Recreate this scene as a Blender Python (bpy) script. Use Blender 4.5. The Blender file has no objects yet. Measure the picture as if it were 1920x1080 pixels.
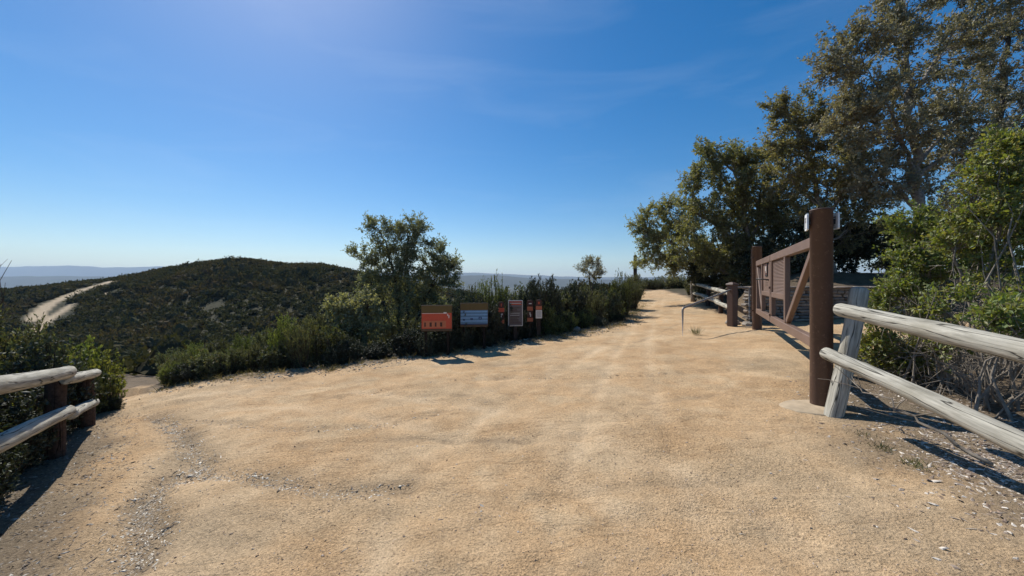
import bpy, math, random
import numpy as np
from mathutils import Vector, Matrix

R = math.radians
random.seed(7)
RNG = np.random.default_rng(11)
SC = bpy.context.scene
COL = SC.collection

# ------------------------------------------------------------------ camera, sky, sun, exposure
F, HZ, CX, EYE = 721.0, 530.0, 960.0, 1.6        # focal length / horizon / centre in photo pixels, eye height
cam_d = bpy.data.cameras.new('camera')
cam = bpy.data.objects.new('camera', cam_d); COL.objects.link(cam)
cam.location = (0, 0, EYE); cam.rotation_euler = (R(90), 0, 0)
cam_d.sensor_width = 36.0; cam_d.lens = 36.0 * F / 1920.0
cam_d.shift_y = -10.0 / 1920.0
cam_d.clip_start = 0.05; cam_d.clip_end = 40000
SC.camera = cam

SUN_AZ, SUN_EL = R(-34), R(47)
world = bpy.data.worlds.new('World'); SC.world = world; world.use_nodes = True
wn = world.node_tree; bgn = wn.nodes['Background']
sky = wn.nodes.new('ShaderNodeTexSky'); sky.sky_type = 'NISHITA'; sky.sun_disc = False
sky.sun_elevation = SUN_EL; sky.sun_rotation = SUN_AZ
sky.air_density = 1.0; sky.dust_density = 0.4; sky.ozone_density = 3.0; sky.altitude = 150
shs = wn.nodes.new('ShaderNodeHueSaturation'); shs.inputs['Saturation'].default_value = 1.46
wn.links.new(sky.outputs[0], shs.inputs['Color']); 
wtc = wn.nodes.new('ShaderNodeTexCoord'); wmp = wn.nodes.new('ShaderNodeMapping'); wmp.inputs['Scale'].default_value = (1.4, 2.0, 9.0); wmp.inputs['Rotation'].default_value = (.25, .3, .2)
wno = wn.nodes.new('ShaderNodeTexNoise'); wno.inputs['Scale'].default_value = 1.6; wno.inputs['Detail'].default_value = 6; wno.inputs['Roughness'].default_value = .55; wno.inputs['Distortion'].default_value = .6
wrp = wn.nodes.new('ShaderNodeMapRange'); wrp.inputs[1].default_value = .52; wrp.inputs[2].default_value = .80; wrp.inputs[4].default_value = .06
wmx = wn.nodes.new('ShaderNodeMix'); wmx.data_type = 'RGBA'; wmx.inputs[7].default_value = (9.0, 9.6, 10.4, 1)      # faint cirrus
wn.links.new(wtc.outputs['Generated'], wmp.inputs[0]); wn.links.new(wmp.outputs[0], wno.inputs['Vector']); wn.links.new(wno.outputs[0], wrp.inputs[0])
wn.links.new(wrp.outputs[0], wmx.inputs[0]); wn.links.new(shs.outputs[0], wmx.inputs[6]); wn.links.new(wmx.outputs[2], bgn.inputs[0]); bgn.inputs[1].default_value = 0.092

sd = bpy.data.lights.new('sun', 'SUN'); sun = bpy.data.objects.new('sun', sd); COL.objects.link(sun)
sd.energy = 5.0; sd.angle = R(0.53); sd.color = (1.0, 0.955, 0.88)
to_sun = Vector((math.sin(SUN_AZ) * math.cos(SUN_EL), math.cos(SUN_AZ) * math.cos(SUN_EL), math.sin(SUN_EL)))
sun.rotation_euler = to_sun.to_track_quat('Z', 'Y').to_euler(); sun.location = to_sun * 60

vs = SC.view_settings
vs.view_transform = 'Standard'; vs.look = 'None'; vs.exposure = 0.22; vs.gamma = 1.0; vs.use_curve_mapping = False
SC.cycles.use_denoising = True
SC.cycles.max_bounces = 6; SC.cycles.transparent_max_bounces = 8; SC.cycles.volume_bounces = 0
SC.cycles.diffuse_bounces = 3; SC.cycles.glossy_bounces = 2; SC.cycles.transmission_bounces = 3

# ------------------------------------------------------------------ mesh helpers
class Geo:
    def __init__(s): s.v, s.q, s.t, s.n = [], [], [], 0
    def add(s, v, q=None, t=None):
        v = np.asarray(v, float).reshape(-1, 3)
        if q is not None and len(q): s.q.append(np.asarray(q, int).reshape(-1, 4) + s.n)
        if t is not None and len(t): s.t.append(np.asarray(t, int).reshape(-1, 3) + s.n)
        s.v.append(v); s.n += len(v); return s
    def mesh(s, name, mat, smooth=False):
        v = np.concatenate(s.v) if s.v else np.zeros((0, 3))
        q = np.concatenate(s.q) if s.q else np.zeros((0, 4), int)
        t = np.concatenate(s.t) if s.t else np.zeros((0, 3), int)
        me = bpy.data.meshes.new(name)
        me.vertices.add(len(v)); me.vertices.foreach_set('co', v.astype(np.float32).ravel())
        idx = np.concatenate([q.ravel(), t.ravel()]).astype(np.int32)
        me.loops.add(len(idx)); me.loops.foreach_set('vertex_index', idx)
        st = np.concatenate([np.arange(len(q)) * 4, len(q) * 4 + np.arange(len(t)) * 3]).astype(np.int32)
        me.polygons.add(len(st)); me.polygons.foreach_set('loop_start', st)
        me.polygons.foreach_set('use_smooth', np.full(len(st), bool(smooth)))
        me.update(calc_edges=True)
        if mat: me.materials.append(mat)
        return me
    def obj(s, name, mat, parent=None, smooth=False):
        return link(name, s.mesh(name, mat, smooth), parent)

def link(name, me, parent=None):
    o = bpy.data.objects.new(name, me); COL.objects.link(o)
    if parent: o.parent = parent
    return o
def tag(o, label=None, cat=None, group=None, kind=None):
    if label: o['label'] = label
    if cat: o['category'] = cat
    if group: o['group'] = group
    if kind: o['kind'] = kind
    return o
def empty(name, loc, rz=0.0):
    o = bpy.data.objects.new(name, None); COL.objects.link(o)
    o.location = loc; o.rotation_euler = (0, 0, rz); o.empty_display_size = 0.2
    return o
BOXQ = [[0,3,2,1],[4,5,6,7],[0,1,5,4],[1,2,6,5],[2,3,7,6],[3,0,4,7]]
def box(g, c, s, M=None, taper=1.0):
    x, y, z = np.array(s) / 2
    v = np.array([[-x,-y,-z],[x,-y,-z],[x,y,-z],[-x,y,-z],[-x*taper,-y*taper,z],[x*taper,-y*taper,z],[x*taper,y*taper,z],[-x*taper,y*taper,z]])
    if M is not None: v = v @ np.array(M.to_3x3()).T
    g.add(v + np.array(c), BOXQ); return g
def bbox(g, c, s, bev=0.006, M=None):
    """box with chamfered edges"""
    x, y, z = np.array(s) / 2; b = min(bev, x*.6, y*.6, z*.6)
    rings = []
    for zz, ins in ((-z, b), (-z + b, 0), (z - b, 0), (z, b)):
        X, Y = x - ins, y - ins; e = b if ins == 0 else b * .5
        rings.append([[-X+e,-Y,zz],[X-e,-Y,zz],[X,-Y+e,zz],[X,Y-e,zz],[X-e,Y,zz],[-X+e,Y,zz],[-X,Y-e,zz],[-X,-Y+e,zz]])
    v = np.array(rings).reshape(-1, 3); q = []
    for k in range(3):
        for i in range(8):
            a, b2 = k*8+i, k*8+(i+1) % 8; q.append([a, b2, b2+8, a+8])
    for o, fl in ((0, True), (24, False)):
        for A in ([0,1,2,3],[0,3,4,7],[7,4,5,6]):
            q.append([o+i for i in (A[::-1] if fl else A)])
    if M is not None: v = v @ np.array(M.to_3x3()).T
    g.add(v + np.array(c), q); return g
def tube(g, pts, rad, n=6, cap=True, wob=0.0):
    pts = np.asarray(pts, float); m = len(pts); rad = np.broadcast_to(np.asarray(rad, float), (m,))
    d = np.gradient(pts, axis=0); d /= np.linalg.norm(d, axis=1)[:, None] + 1e-9
    ref = np.array([0, 0, 1.0]) if abs(d[:, 2]).mean() < .75 else np.array([1.0, 0, 0])
    a = np.cross(d, ref); a /= np.linalg.norm(a, axis=1)[:, None] + 1e-9
    b = np.cross(d, a); th = np.arange(n) * 2 * np.pi / n
    rr = rad[:, None] * (1 + (RNG.normal(0, wob, (m, n)) if wob else 0))
    v = pts[:, None] + rr[..., None] * (a[:, None] * np.cos(th)[None, :, None] + b[:, None] * np.sin(th)[None, :, None])
    i = np.arange(m - 1)[:, None] * n; j = np.arange(n)[None]; j2 = (j + 1) % n
    q = np.stack([i + j, i + j2, i + j2 + n, i + j + n], -1).reshape(-1, 4)
    V = v.reshape(-1, 3); t = []
    if cap:
        V = np.concatenate([V, pts[:1], pts[-1:]])
        for k in range(n):
            t.append([m*n, (k+1) % n, k]); t.append([m*n+1, (m-1)*n+k, (m-1)*n+(k+1) % n])
    g.add(V, q, t); return g
def cyl(g, c, r, h, n=32, r2=None):
    return tube(g, [[c[0], c[1], c[2]], [c[0], c[1], c[2]+h]], [r, r if r2 is None else r2], n)
def lathe(g, c, prof, n=32):
    """prof: list of (r,z) from bottom to top, around z through c"""
    th = np.arange(n) * 2*np.pi/n; m = len(prof)
    v = np.array([[[c[0]+r*np.cos(a), c[1]+r*np.sin(a), c[2]+z] for a in th] for r, z in prof]).reshape(-1, 3)
    q = [[k*n+i, k*n+(i+1) % n, (k+1)*n+(i+1) % n, (k+1)*n+i] for k in range(m-1) for i in range(n)]
    g.add(v, q); return g
def unit(v): return v / (np.linalg.norm(v, axis=-1, keepdims=True) + 1e-9)
def smooth(a, b, x):
    t = np.clip((x - a) / (b - a), 0, 1); return t * t * (3 - 2 * t)
_perm = np.random.default_rng(5).random((256, 256))
def vnoise(x, y):
    xi, yi = np.floor(x).astype(int), np.floor(y).astype(int); fx, fy = x - xi, y - yi
    fx, fy = fx*fx*(3-2*fx), fy*fy*(3-2*fy)
    p = lambda i, j: _perm[(xi+i) & 255, (yi+j) & 255]
    return (p(0,0)*(1-fx)+p(1,0)*fx)*(1-fy) + (p(0,1)*(1-fx)+p(1,1)*fx)*fy - .5
def fbm(x, y, o=4):
    s, a = 0, 1.0
    for k in range(o): s = s + a*vnoise(x*2**k+17.3*k, y*2**k-9.1*k); a *= .5
    return s

# ------------------------------------------------------------------ terrain
def dist_poly(X, Y, P, closed=False):
    P = np.asarray(P, float); best = np.full(np.shape(X), 1e9)
    n = len(P)
    for k in range(n if closed else n - 1):
        a, b = P[k], P[(k+1) % n]; e = b - a
        t = np.clip(((X-a[0])*e[0] + (Y-a[1])*e[1]) / (e@e), 0, 1)
        best = np.minimum(best, np.hypot(X-a[0]-t*e[0], Y-a[1]-t*e[1]))
    return best
def inside(X, Y, P):
    P = np.asarray(P, float); r = np.zeros(np.shape(X), bool); n = len(P)
    for k in range(n):
        (x1, y1), (x2, y2) = P[k], P[(k+1) % n]
        if y1 == y2: continue
        r ^= ((y1 > Y) != (y2 > Y)) & (X < (x2-x1)*(Y-y1)/(y2-y1)+x1)
    return r
DIRT = [(-2.3,-4),(-2.7,0.5),(-3.3,2.5),(-4.6,3.9),(-5.5,5.0),(-6.2,5.9),(-7.3,6.9),(-9.6,8.0),(-13,9.3),(-13.2,10.4),(-9.6,9.2),(-7.7,8.0),(-6.6,7.25),
        (-5.4,7.65),(-3.6,8.1),(-3.0,8.5),(-1.98,8.95),(-.8,9.5),(.57,10.3),(2.2,11.3),(3.5,12.7),(5.3,16.5),(7.6,23.5),(9.6,29.5),(11.5,38),(15,60),
        (18,60),(14.5,38),(11.9,30),(10.4,24),(9.3,19),(7.4,12.8),(6.9,11.6),(8,11.25),(12,11.55),(13,9),(8,7.2),(4.6,5.6),(3.95,4.3),(3.55,2.5),(3.45,0),(3.4,-4)]
RIDGE_PX = [-900,-200,0,100,215,260,300,340,380,430,480,540,600,650,700,760,820,900,1100,3000]
RIDGE_PY = [560,552,547,538,525,517,508,500,493,488,491,499,500,508,521,532,545,556,565,575]
YR = 130.0
def base_near(X, Y):
    z = .055*np.clip(X, -7, 10) + .02*np.clip(X-10, 0, 20)
    z = z + (.031*np.clip(Y-15, 0, 17) - .03*np.clip(Y-32, 0, 30)) * smooth(2, 7, X)
    return z
def terrain(X, Y, fine=True):
    X = np.asarray(X, float); Y = np.asarray(Y, float)
    zn = base_near(X, Y)
    ins = inside(X, Y, DIRT); d = np.where(ins, 0, dist_poly(X, Y, DIRT, True))
    xc = np.interp(Y, [-5,5,9,10.5,12.7,16.5,23.5,29.5,38,60,400], [0,0,2,3.5,5.4,6.9,9,10.8,13,16.5,60])
    left = X < xc
    dl = np.where(left, d, 0)
    zl = zn - .13*np.clip(dl-.4, 0, 12)
    # trail dipping off to the left
    zl = zl - np.where(ins, smooth(5.6, 12, -X)*1.3, smooth(5.6, 12, -X)*.9)
    # far field
    Ys = np.maximum(Y, 6.0); px = CX + F*X/Ys
    zr = EYE + (HZ - np.interp(px, RIDGE_PX, RIDGE_PY))/F*YR
    valley = -9.5 + .9*fbm(X*.03, Y*.03, 2)
    up = smooth(58, YR, Y); zf = valley + (zr - valley)*up
    zf = zf + (np.interp(px, [190, 330], [.7, 2.2])*fbm(X*.04, Y*.04, 3))*smooth(60, 90, Y)*(1-.6*smooth(110, 128, Y))
    back = smooth(YR, 420, Y); zf = zf*(1-back) + (-42)*back
    t = smooth(2, 46, dl); zleft = zl*(1-t) + zf*t
    # right-hand bank behind the stone wall
    dr = np.where(left, 0, d)
    wy = 11.42 + .12*(X-7)*.6
    b = np.minimum(smooth(0, .22, Y-wy), np.maximum(smooth(.3, 3.2, dr), smooth(7.3, 8.2, X)*smooth(14.5, 12.5, Y)*smooth(.05, .3, dr)))*smooth(25, 18, Y)
    zright = zn + b*(1.0 - .035*np.clip(X-8, 0, 8)) + .55*b*smooth(0, 3.0, Y-wy) + .08*smooth(.3, 2.5, dr)*(1-b)
    far = smooth(30, 120, np.hypot(X, Y)); zright = zright*(1-far) + zf*far
    z = np.where(left, zleft, zright)
    rr = np.hypot(X, Y); z = np.where((Y < 6) & (rr > 60), z*(1-smooth(60, 400, rr)) - 42*smooth(60, 400, rr), z)
    if fine:
        nf = 1 - smooth(20, 60, rr)
        z = z + nf*(.04*fbm(X*.9, Y*.9, 3) + .009*fbm(X*2.1+.8*Y, Y*6.0, 3) + .014*fbm(X*7, Y*7, 3))
        z = z + nf*np.where(ins, 0, .05*fbm(X*2.1+3, Y*2.1, 3)*smooth(0, .6, d))
        for P, w, dp in TRACKS: z = z - dp*np.exp(-(dist_poly(X, Y, P)/w)**2)*(.6+.8*vnoise(X*3, Y*3))
        for P, w, dp in CHANNELS:
            dd = dist_poly(X, Y, P) + .10*vnoise(X*5+2, Y*5)*1.0
            z = z - dp*np.exp(-(dd/w)**2)
    return z
def groundz(x, y): return float(terrain(np.array([x]), np.array([y]))[0])
def G(px, py, fine=False, ymax=160):
    """the point on the terrain that lies along a sight line"""
    Y = np.concatenate([np.linspace(1.2, 30, 1200), np.linspace(30, ymax, 1400)[1:]])
    X = (px-CX)/F*Y; z = EYE - (py-HZ)/F*Y
    k = np.argmax(terrain(X, Y, fine) >= z)
    return (float(X[k]), float(Y[k]))
def at(px, py, Y): return np.array([(px-CX)/F*Y, Y, EYE - (py-HZ)/F*Y])
CHANNELS = []; TRACKS = []
_ch = [
 ([(295,778),(340,810),(372,850),(376,884),(325,888),(298,905),(266,940),(280,1000),(250,1065)], .13, .065),
 ([(376,884),(450,896),(530,910),(600,920),(665,926),(760,915)], .10, .035),
 ([(350,790),(450,796),(520,809),(640,804),(730,795),(830,770)], .06, .02),
 ([(640,745),(830,716),(960,708),(1190,705),(1420,690)], .05, .036),
 ([(235,765),(350,738),(450,722),(560,712)], .06, .05),
 ([(300,760),(420,742),(560,728),(700,712)], .06, .035),
 ([(640,702),(690,690),(760,684)], .05, .03),
 ([(900,690),(1050,668),(1180,655)], .05, .015),
 ([(420,770),(560,752),(700,740),(880,742)], .05, .015),
 ([(560,840),(760,820),(980,826),(1150,812)], .06, .014),
 ([(1180,760),(1330,742),(1480,722)], .05, .016),
 ([(1000,935),(1200,905),(1420,900)], .06, .012),
 ([(650,660),(820,690),(1000,678),(1200,640),(1290,600)], .05, .012),
]
CHANNELS = [([G(*p) for p in P], w, dp) for P, w, dp in _ch]
_tk = [[(1330,1075),(1290,900),(1240,780),(1220,700),(1215,640),(1232,590),(1245,560)], [(1010,1075),(1060,900),(1100,790),(1130,710),(1165,645),(1205,595),(1228,562)],
       [(1500,1000),(1230,860),(960,770),(680,735),(430,735),(290,750)], [(1350,1070),(1050,900),(800,800),(560,765),(380,765),(270,775)], [(700,1075),(760,930),(850,820),(1000,720),(1150,640),(1210,588)]]
TRACKS = [([G(*p) for p in P], .12, .022) for P in _tk]
LIT_LEFT = [(-6.0,5.4),(-5.3,4.6),(-4.4,3.6),(-3.3,2.4),(-2.7,1.6),(-2.5,.5)]
LIT_RIGHT = [(3.9,3.9),(3.75,3.1),(3.6,2.4),(3.35,1.8),(3.2,1.0)]
TRAILS = [  # bare tracks on the far hill (world polylines, half-widths)
 ([G(*p) for p in [(66,600),(72,588),(90,572),(130,553),(165,540),(195,532),(207,528.5),(213,526.5)]], 1.55),
 ([G(*p) for p in [(64,622),(78,608),(100,594),(122,580),(136,570)]], .95),
 ([G(*p) for p in [(192,553),(205,547),(216,544)]], .5),
]
BARE = [(G(278,660),1.8,.6),(G(300,657),1.6,.5),(G(8,548),6,2.0),(G(32,560),1.6,1.0)]

# ------------------------------------------------------------------ materials
def mat(name):
    m = bpy.data.materials.new(name); m.use_nodes = True
    nt = m.node_tree; b = nt.nodes['Principled BSDF']; return m, nt, b
def N(nt, typ, **kw):
    n = nt.nodes.new(typ)
    for k, v in kw.items():
        if k == 'ins':
            for a, c in v.items(): n.inputs[a].default_value = c
        else: setattr(n, k, v)
    return n
def mixc(nt, fac, a, b, bt='MIX'):
    n = nt.nodes.new('ShaderNodeMix'); n.data_type = 'RGBA'; n.blend_type = bt
    for sock, val in ((0, fac), (6, a), (7, b)):
        if isinstance(val, bpy.types.NodeSocket): nt.links.new(val, n.inputs[sock])
        elif sock == 0: n.inputs[0].default_value = val
        else: n.inputs[sock].default_value = (*val, 1)
    return n.outputs[2]
def ramp(nt, src, stops):
    n = nt.nodes.new('ShaderNodeValToRGB'); nt.links.new(src, n.inputs[0])
    el = n.color_ramp.elements
    while len(el) < len(stops): el.new(.5)
    for e, (p, c) in zip(el, stops):
        e.position = p; e.color = (*c, 1) if len(c) == 3 else c
    return n.outputs[0]
def g1(v): return (v, v, v)
def noise(nt, vec, scale, detail=4, rough=.55, dist=0.0):
    n = N(nt, 'ShaderNodeTexNoise', ins={'Scale': scale, 'Detail': detail, 'Roughness': rough, 'Distortion': dist})
    if vec is not None: nt.links.new(vec, n.inputs['Vector'])
    return n.outputs['Fac']
def bump(nt, b, h, strength, dist, prev=None):
    n = N(nt, 'ShaderNodeBump', ins={'Strength': strength, 'Distance': dist}); nt.links.new(h, n.inputs['Height'])
    if prev: nt.links.new(prev, n.inputs['Normal'])
    if b: nt.links.new(n.outputs[0], b.inputs['Normal'])
    return n.outputs[0]
def simple(name, col, rough=.6, spec=.3, var=.25, scale=12, metal=0.0, bumpd=.002):
    m, nt, b = mat(name); tc = N(nt, 'ShaderNodeTexCoord')
    f = noise(nt, tc.outputs['Object'], scale, 5)
    lo, hi = tuple(c*(1-var) for c in col), tuple(min(1, c*(1+var)) for c in col)
    nt.links.new(ramp(nt, f, [(.3, lo), (.7, hi)]), b.inputs['Base Color'])
    b.inputs['Roughness'].default_value = rough; b.inputs['Specular IOR Level'].default_value = spec
    b.inputs['Metallic'].default_value = metal
    if bumpd: bump(nt, b, noise(nt, tc.outputs['Object'], scale*6, 4), .5, bumpd)
    return m
def leaf_mat(name, cols, trans=.35, rough=.5, gloss=.06, patch=None):
    m = bpy.data.materials.new(name); m.use_nodes = True; nt = m.node_tree
    nt.nodes.clear(); out = N(nt, 'ShaderNodeOutputMaterial'); ge = N(nt, 'ShaderNodeNewGeometry')
    c = ramp(nt, ge.outputs['Random Per Island'], [(i/(len(cols)-1), k) for i, k in enumerate(cols)])
    oi = N(nt, 'ShaderNodeObjectInfo')
    v = N(nt, 'ShaderNodeMapRange', ins={'From Min': 0, 'From Max': 1, 'To Min': .72, 'To Max': 1.4}); nt.links.new(oi.outputs['Random'], v.inputs[0])
    hv = N(nt, 'ShaderNodeMapRange', ins={'From Min': 0, 'From Max': 1, 'To Min': .485, 'To Max': .515}); wnz = N(nt, 'ShaderNodeTexWhiteNoise', noise_dimensions='1D'); nt.links.new(oi.outputs['Random'], wnz.inputs['W']); nt.links.new(wnz.outputs['Value'], hv.inputs[0])
    hs = N(nt, 'ShaderNodeHueSaturation'); nt.links.new(hv.outputs[0], hs.inputs['Hue']); nt.links.new(c, hs.inputs['Color']); nt.links.new(v.outputs[0], hs.inputs['Value'])
    c = hs.outputs[0]
    if patch:
        pn = noise(nt, ge.outputs['Position'], .07, 4, .65)
        c = mixc(nt, 1.0, c, ramp(nt, pn, [(.30, (.55, .60, .55)), (.45, (1.0, 1.05, .8)), (.55, (1.25, 1.15, .9)), (.63, (1.5, 1.2, 1.0)), (.74, (.7, .8, .7))]), 'MULTIPLY')
    tcol = mixc(nt, 1.0, c, (1.0, .95, .45), 'MULTIPLY')
    d = N(nt, 'ShaderNodeBsdfDiffuse'); nt.links.new(c, d.inputs[0])
    t = N(nt, 'ShaderNodeBsdfTranslucent'); nt.links.new(tcol, t.inputs[0])
    gl = N(nt, 'ShaderNodeBsdfGlossy', ins={'Roughness': rough, 'Color': (.9, .9, .9, 1)})
    m1 = N(nt, 'ShaderNodeMixShader', ins={0: trans}); nt.links.new(d.outputs[0], m1.inputs[1]); nt.links.new(t.outputs[0], m1.inputs[2])
    m2 = N(nt, 'ShaderNodeMixShader', ins={0: gloss}); nt.links.new(m1.outputs[0], m2.inputs[1]); nt.links.new(gl.outputs[0], m2.inputs[2])
    nt.links.new(m2.outputs[0], out.inputs[0]); return m

def ground_mat():
    m, nt, b = mat('ground_dirt'); ge = N(nt, 'ShaderNodeNewGeometry'); P = ge.outputs['Position']
    at_ = lambda n: N(nt, 'ShaderNodeAttribute', attribute_name=n).outputs['Fac']
    big = noise(nt, P, .55, 5, .6); mid = noise(nt, P, 3.0, 5, .6); fine = noise(nt, P, 38, 6, .7); spk = noise(nt, P, 120, 3, .6)
    tan = ramp(nt, big, [(.30, (.39, .29, .178)), (.43, (.53, .38, .225)), (.54, (.51, .34, .185)), (.62, (.545, .395, .235)), (.75, (.52, .315, .155))])
    tan = mixc(nt, 1.0, tan, ramp(nt, mid, [(.3, g1(.84)), (.65, g1(1.05))]), 'MULTIPLY')
    tan = mixc(nt, at_('track'), tan, (.64, .485, .31))
    tan = mixc(nt, 1.0, tan, ramp(nt, fine, [(.30, g1(.62)), (.46, g1(.95)), (.7, g1(1.15))]), 'MULTIPLY')
    tan = mixc(nt, 1.0, tan, ramp(nt, spk, [(.28, g1(.55)), (.42, g1(1.0)), (.72, g1(1.2))]), 'MULTIPLY')
    mpr = N(nt, 'ShaderNodeMapping'); mpr.inputs['Scale'].default_value = (.55, 2.6, 1.0); mpr.inputs['Rotation'].default_value = (0, 0, .12); nt.links.new(P, mpr.inputs[0])
    rl = noise(nt, mpr.outputs[0], 1.0, 3, .5, .6)
    rill = ramp(nt, rl, [(.470, g1(1)), (.497, g1(0)), (.503, g1(0)), (.520, g1(1))])
    mpq = N(nt, 'ShaderNodeMapping'); mpq.inputs['Scale'].default_value = (1.6, 5.5, 1.0); mpq.inputs['Rotation'].default_value = (0, 0, -.1); nt.links.new(P, mpq.inputs[0])
    rl2 = noise(nt, mpq.outputs[0], 1.0, 4, .6, .9)
    rill2 = ramp(nt, rl2, [(.45, g1(1)), (.495, g1(.35)), (.505, g1(.35)), (.54, g1(1))])
    tan = mixc(nt, 1.0, tan, ramp(nt, rill, [(0, (.90, .885, .87)), (.6, g1(1))]), 'MULTIPLY')
    tan = mixc(nt, 1.0, tan, ramp(nt, rill2, [(.3, (.96, .955, .95)), (.9, g1(1))]), 'MULTIPLY')
    vor = N(nt, 'ShaderNodeTexVoronoi', ins={'Scale': 58.0, 'Randomness': 1.0}); nt.links.new(P, vor.inputs['Vector'])
    peb = ramp(nt, vor.outputs['Distance'], [(.05, g1(1)), (.42, g1(.35)), (.62, g1(0))])
    loose = ramp(nt, noise(nt, P, .9, 5, .65), [(.40, g1(0)), (.60, g1(1))])
    peb = mixc(nt, loose, (.5, .5, .5), peb)
    g75 = noise(nt, P, 66, 4, .75)
    gr = mixc(nt, ramp(nt, loose, [(0, g1(.55)), (1, g1(1))]), (1, 1, 1), ramp(nt, g75, [(.34, g1(.38)), (.45, g1(.93)), (.60, g1(1.14)), (.72, g1(1.5))]))
    tan = mixc(nt, 1.0, tan, gr, 'MULTIPLY')
    tan = mixc(nt, 1.0, tan, ramp(nt, loose, [(0, (1.05, 1.06, 1.08)), (1, (.93, .91, .89))]), 'MULTIPLY')
    grey = ramp(nt, fine, [(.3, (.085, .066, .046)), (.55, (.21, .165, .112)), (.75, (.34, .28, .20))])
    soil = ramp(nt, mid, [(.3, (.10, .075, .05)), (.7, (.22, .165, .11))])
    soil = mixc(nt, 1.0, soil, ramp(nt, fine, [(.3, g1(.6)), (.7, g1(1.25))]), 'MULTIPLY')
    hill = ramp(nt, noise(nt, P, .25, 6, .7), [(.35, (.028, .030, .015)), (.65, (.06, .055, .03))])
    trail = ramp(nt, mid, [(.3, (.38, .29, .19)), (.7, (.50, .40, .27))])
    c = mixc(nt, at_('far'), soil, hill)
    c = mixc(nt, at_('dirt'), c, tan)
    c = mixc(nt, at_('litter'), c, grey)
    c = mixc(nt, at_('trail'), c, trail)
    nt.links.new(c, b.inputs['Base Color']); b.inputs['Roughness'].default_value = .92; b.inputs['Specular IOR Level'].default_value = .12
    n0 = bump(nt, None, rill, .2, .02); n1 = bump(nt, None, mid, .35, .05, n0); n1 = bump(nt, None, peb, .6, .010, n1); n2 = bump(nt, None, fine, .9, .02, n1); bump(nt, b, spk, .8, .008, n2)
    return m
def wood_mat(name, dark, lightc, streak=(1.2, 14, 14)):
    m, nt, b = mat(name); tc = N(nt, 'ShaderNodeTexCoord')
    mp = N(nt, 'ShaderNodeMapping'); mp.inputs['Scale'].default_value = streak; nt.links.new(tc.outputs['Object'], mp.inputs[0])
    f = noise(nt, mp.outputs[0], 2.2, 7, .65, .4); blot = noise(nt, tc.outputs['Object'], 2.5, 4)
    c = ramp(nt, f, [(.28, dark), (.42, tuple((a+k)/2 for a, k in zip(dark, lightc))), (.6, lightc), (.85, tuple(min(1, k*1.18) for k in lightc))])
    c = mixc(nt, 1.0, c, ramp(nt, blot, [(.3, (.72, .70, .64)), (.6, (1.0, 1.0, .98))]), 'MULTIPLY')
    mp2 = N(nt, 'ShaderNodeMapping'); mp2.inputs['Scale'].default_value = (.55, 9, 9); nt.links.new(tc.outputs['Object'], mp2.inputs[0])
    ck = noise(nt, mp2.outputs[0], 1.7, 2, .4)
    crack = ramp(nt, ck, [(.485, g1(1)), (.497, g1(.16)), (.503, g1(.16)), (.515, g1(1))])
    c = mixc(nt, 1.0, c, crack, 'MULTIPLY')
    nt.links.new(c, b.inputs['Base Color']); b.inputs['Roughness'].default_value = .85; b.inputs['Specular IOR Level'].default_value = .15
    n1 = bump(nt, None, f, .6, .008); bump(nt, b, crack, .8, .01, n1); return m
def steel_mat(name, col):
    m, nt, b = mat(name); tc = N(nt, 'ShaderNodeTexCoord')
    f = noise(nt, tc.outputs['Object'], 1.8, 6, .65); f2 = noise(nt, tc.outputs['Object'], 26, 5, .7)
    c = ramp(nt, f, [(.3, tuple(k*.82 for k in col)), (.7, tuple(k*1.15 for k in col))])
    c = mixc(nt, ramp(nt, f2, [(.58, g1(0)), (.72, g1(.6))]), c, (.22, .145, .10))
    dustn = noise(nt, tc.outputs['Object'], 5, 6, .75)
    c = mixc(nt, ramp(nt, dustn, [(.52, g1(0)), (.78, g1(.16))]), c, (.26, .18, .12))
    nt.links.new(c, b.inputs['Base Color'])
    nt.links.new(ramp(nt, f, [(.3, g1(.42)), (.7, g1(.62))]), b.inputs['Roughness'])
    b.inputs['Specular IOR Level'].default_value = .35; bump(nt, b, f2, .25, .001); return m

M_GROUND = ground_mat()
M_RAIL = wood_mat('weathered_log', (.16, .15, .125), (.52, .49, .42))
M_POST_DARK = wood_mat('dark_log', (.03, .02, .016), (.10, .065, .05), (14, 14, 1.2))
M_POST_GREY = wood_mat('grey_log', (.14, .14, .11), (.40, .40, .32), (14, 14, 1.2))
M_BROWN = steel_mat('brown_painted_steel', (.088, .050, .036))
M_GATE = steel_mat('faded_sunlit_brown_steel', (.18, .115, .085))  # post paint, faded and lightened, the leaves' sunlit tone put into its colour
M_GALV = simple('galvanised_pipe', (.26, .24, .22), .5, .4, .2, 9, .4, .0006)
M_BLACK = simple('black_metal', (.012, .012, .013), .5, .4, .3, 10, 0, .0005)
M_WHITE = simple('white_plate', (.78, .80, .80), .45, .4, .05, 8, 0, 0)
M_CONC = simple('concrete', (.40, .315, .215), .9, .15, .2, 7, 0, .004)
M_STONE = [simple('flagstone', c, .88, .15, .35, 9, 0, .008) for c in ((.22, .19, .16), (.28, .22, .17), (.17, .155, .14), (.30, .25, .20))]
M_ROCK = simple('rock', (.33, .29, .24), .9, .15, .35, 6, 0, .01)
M_BARK = simple('bark', (.24, .21, .18), .9, .1, .45, 14, 0, .006)
M_BARK_GREY = simple('grey_stem', (.24, .205, .165), .85, .15, .35, 14, 0, .003)
M_BARK_DARK = simple('dark_stem', (.075, .058, .045), .9, .1, .4, 14, 0, .003)
M_OAK = leaf_mat('oak_leaf', [(0.131, 0.138, 0.062), (0.206, 0.206, 0.094), (0.281, 0.269, 0.138), (0.237, 0.188, 0.075)], .58, .6, .05)
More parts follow.
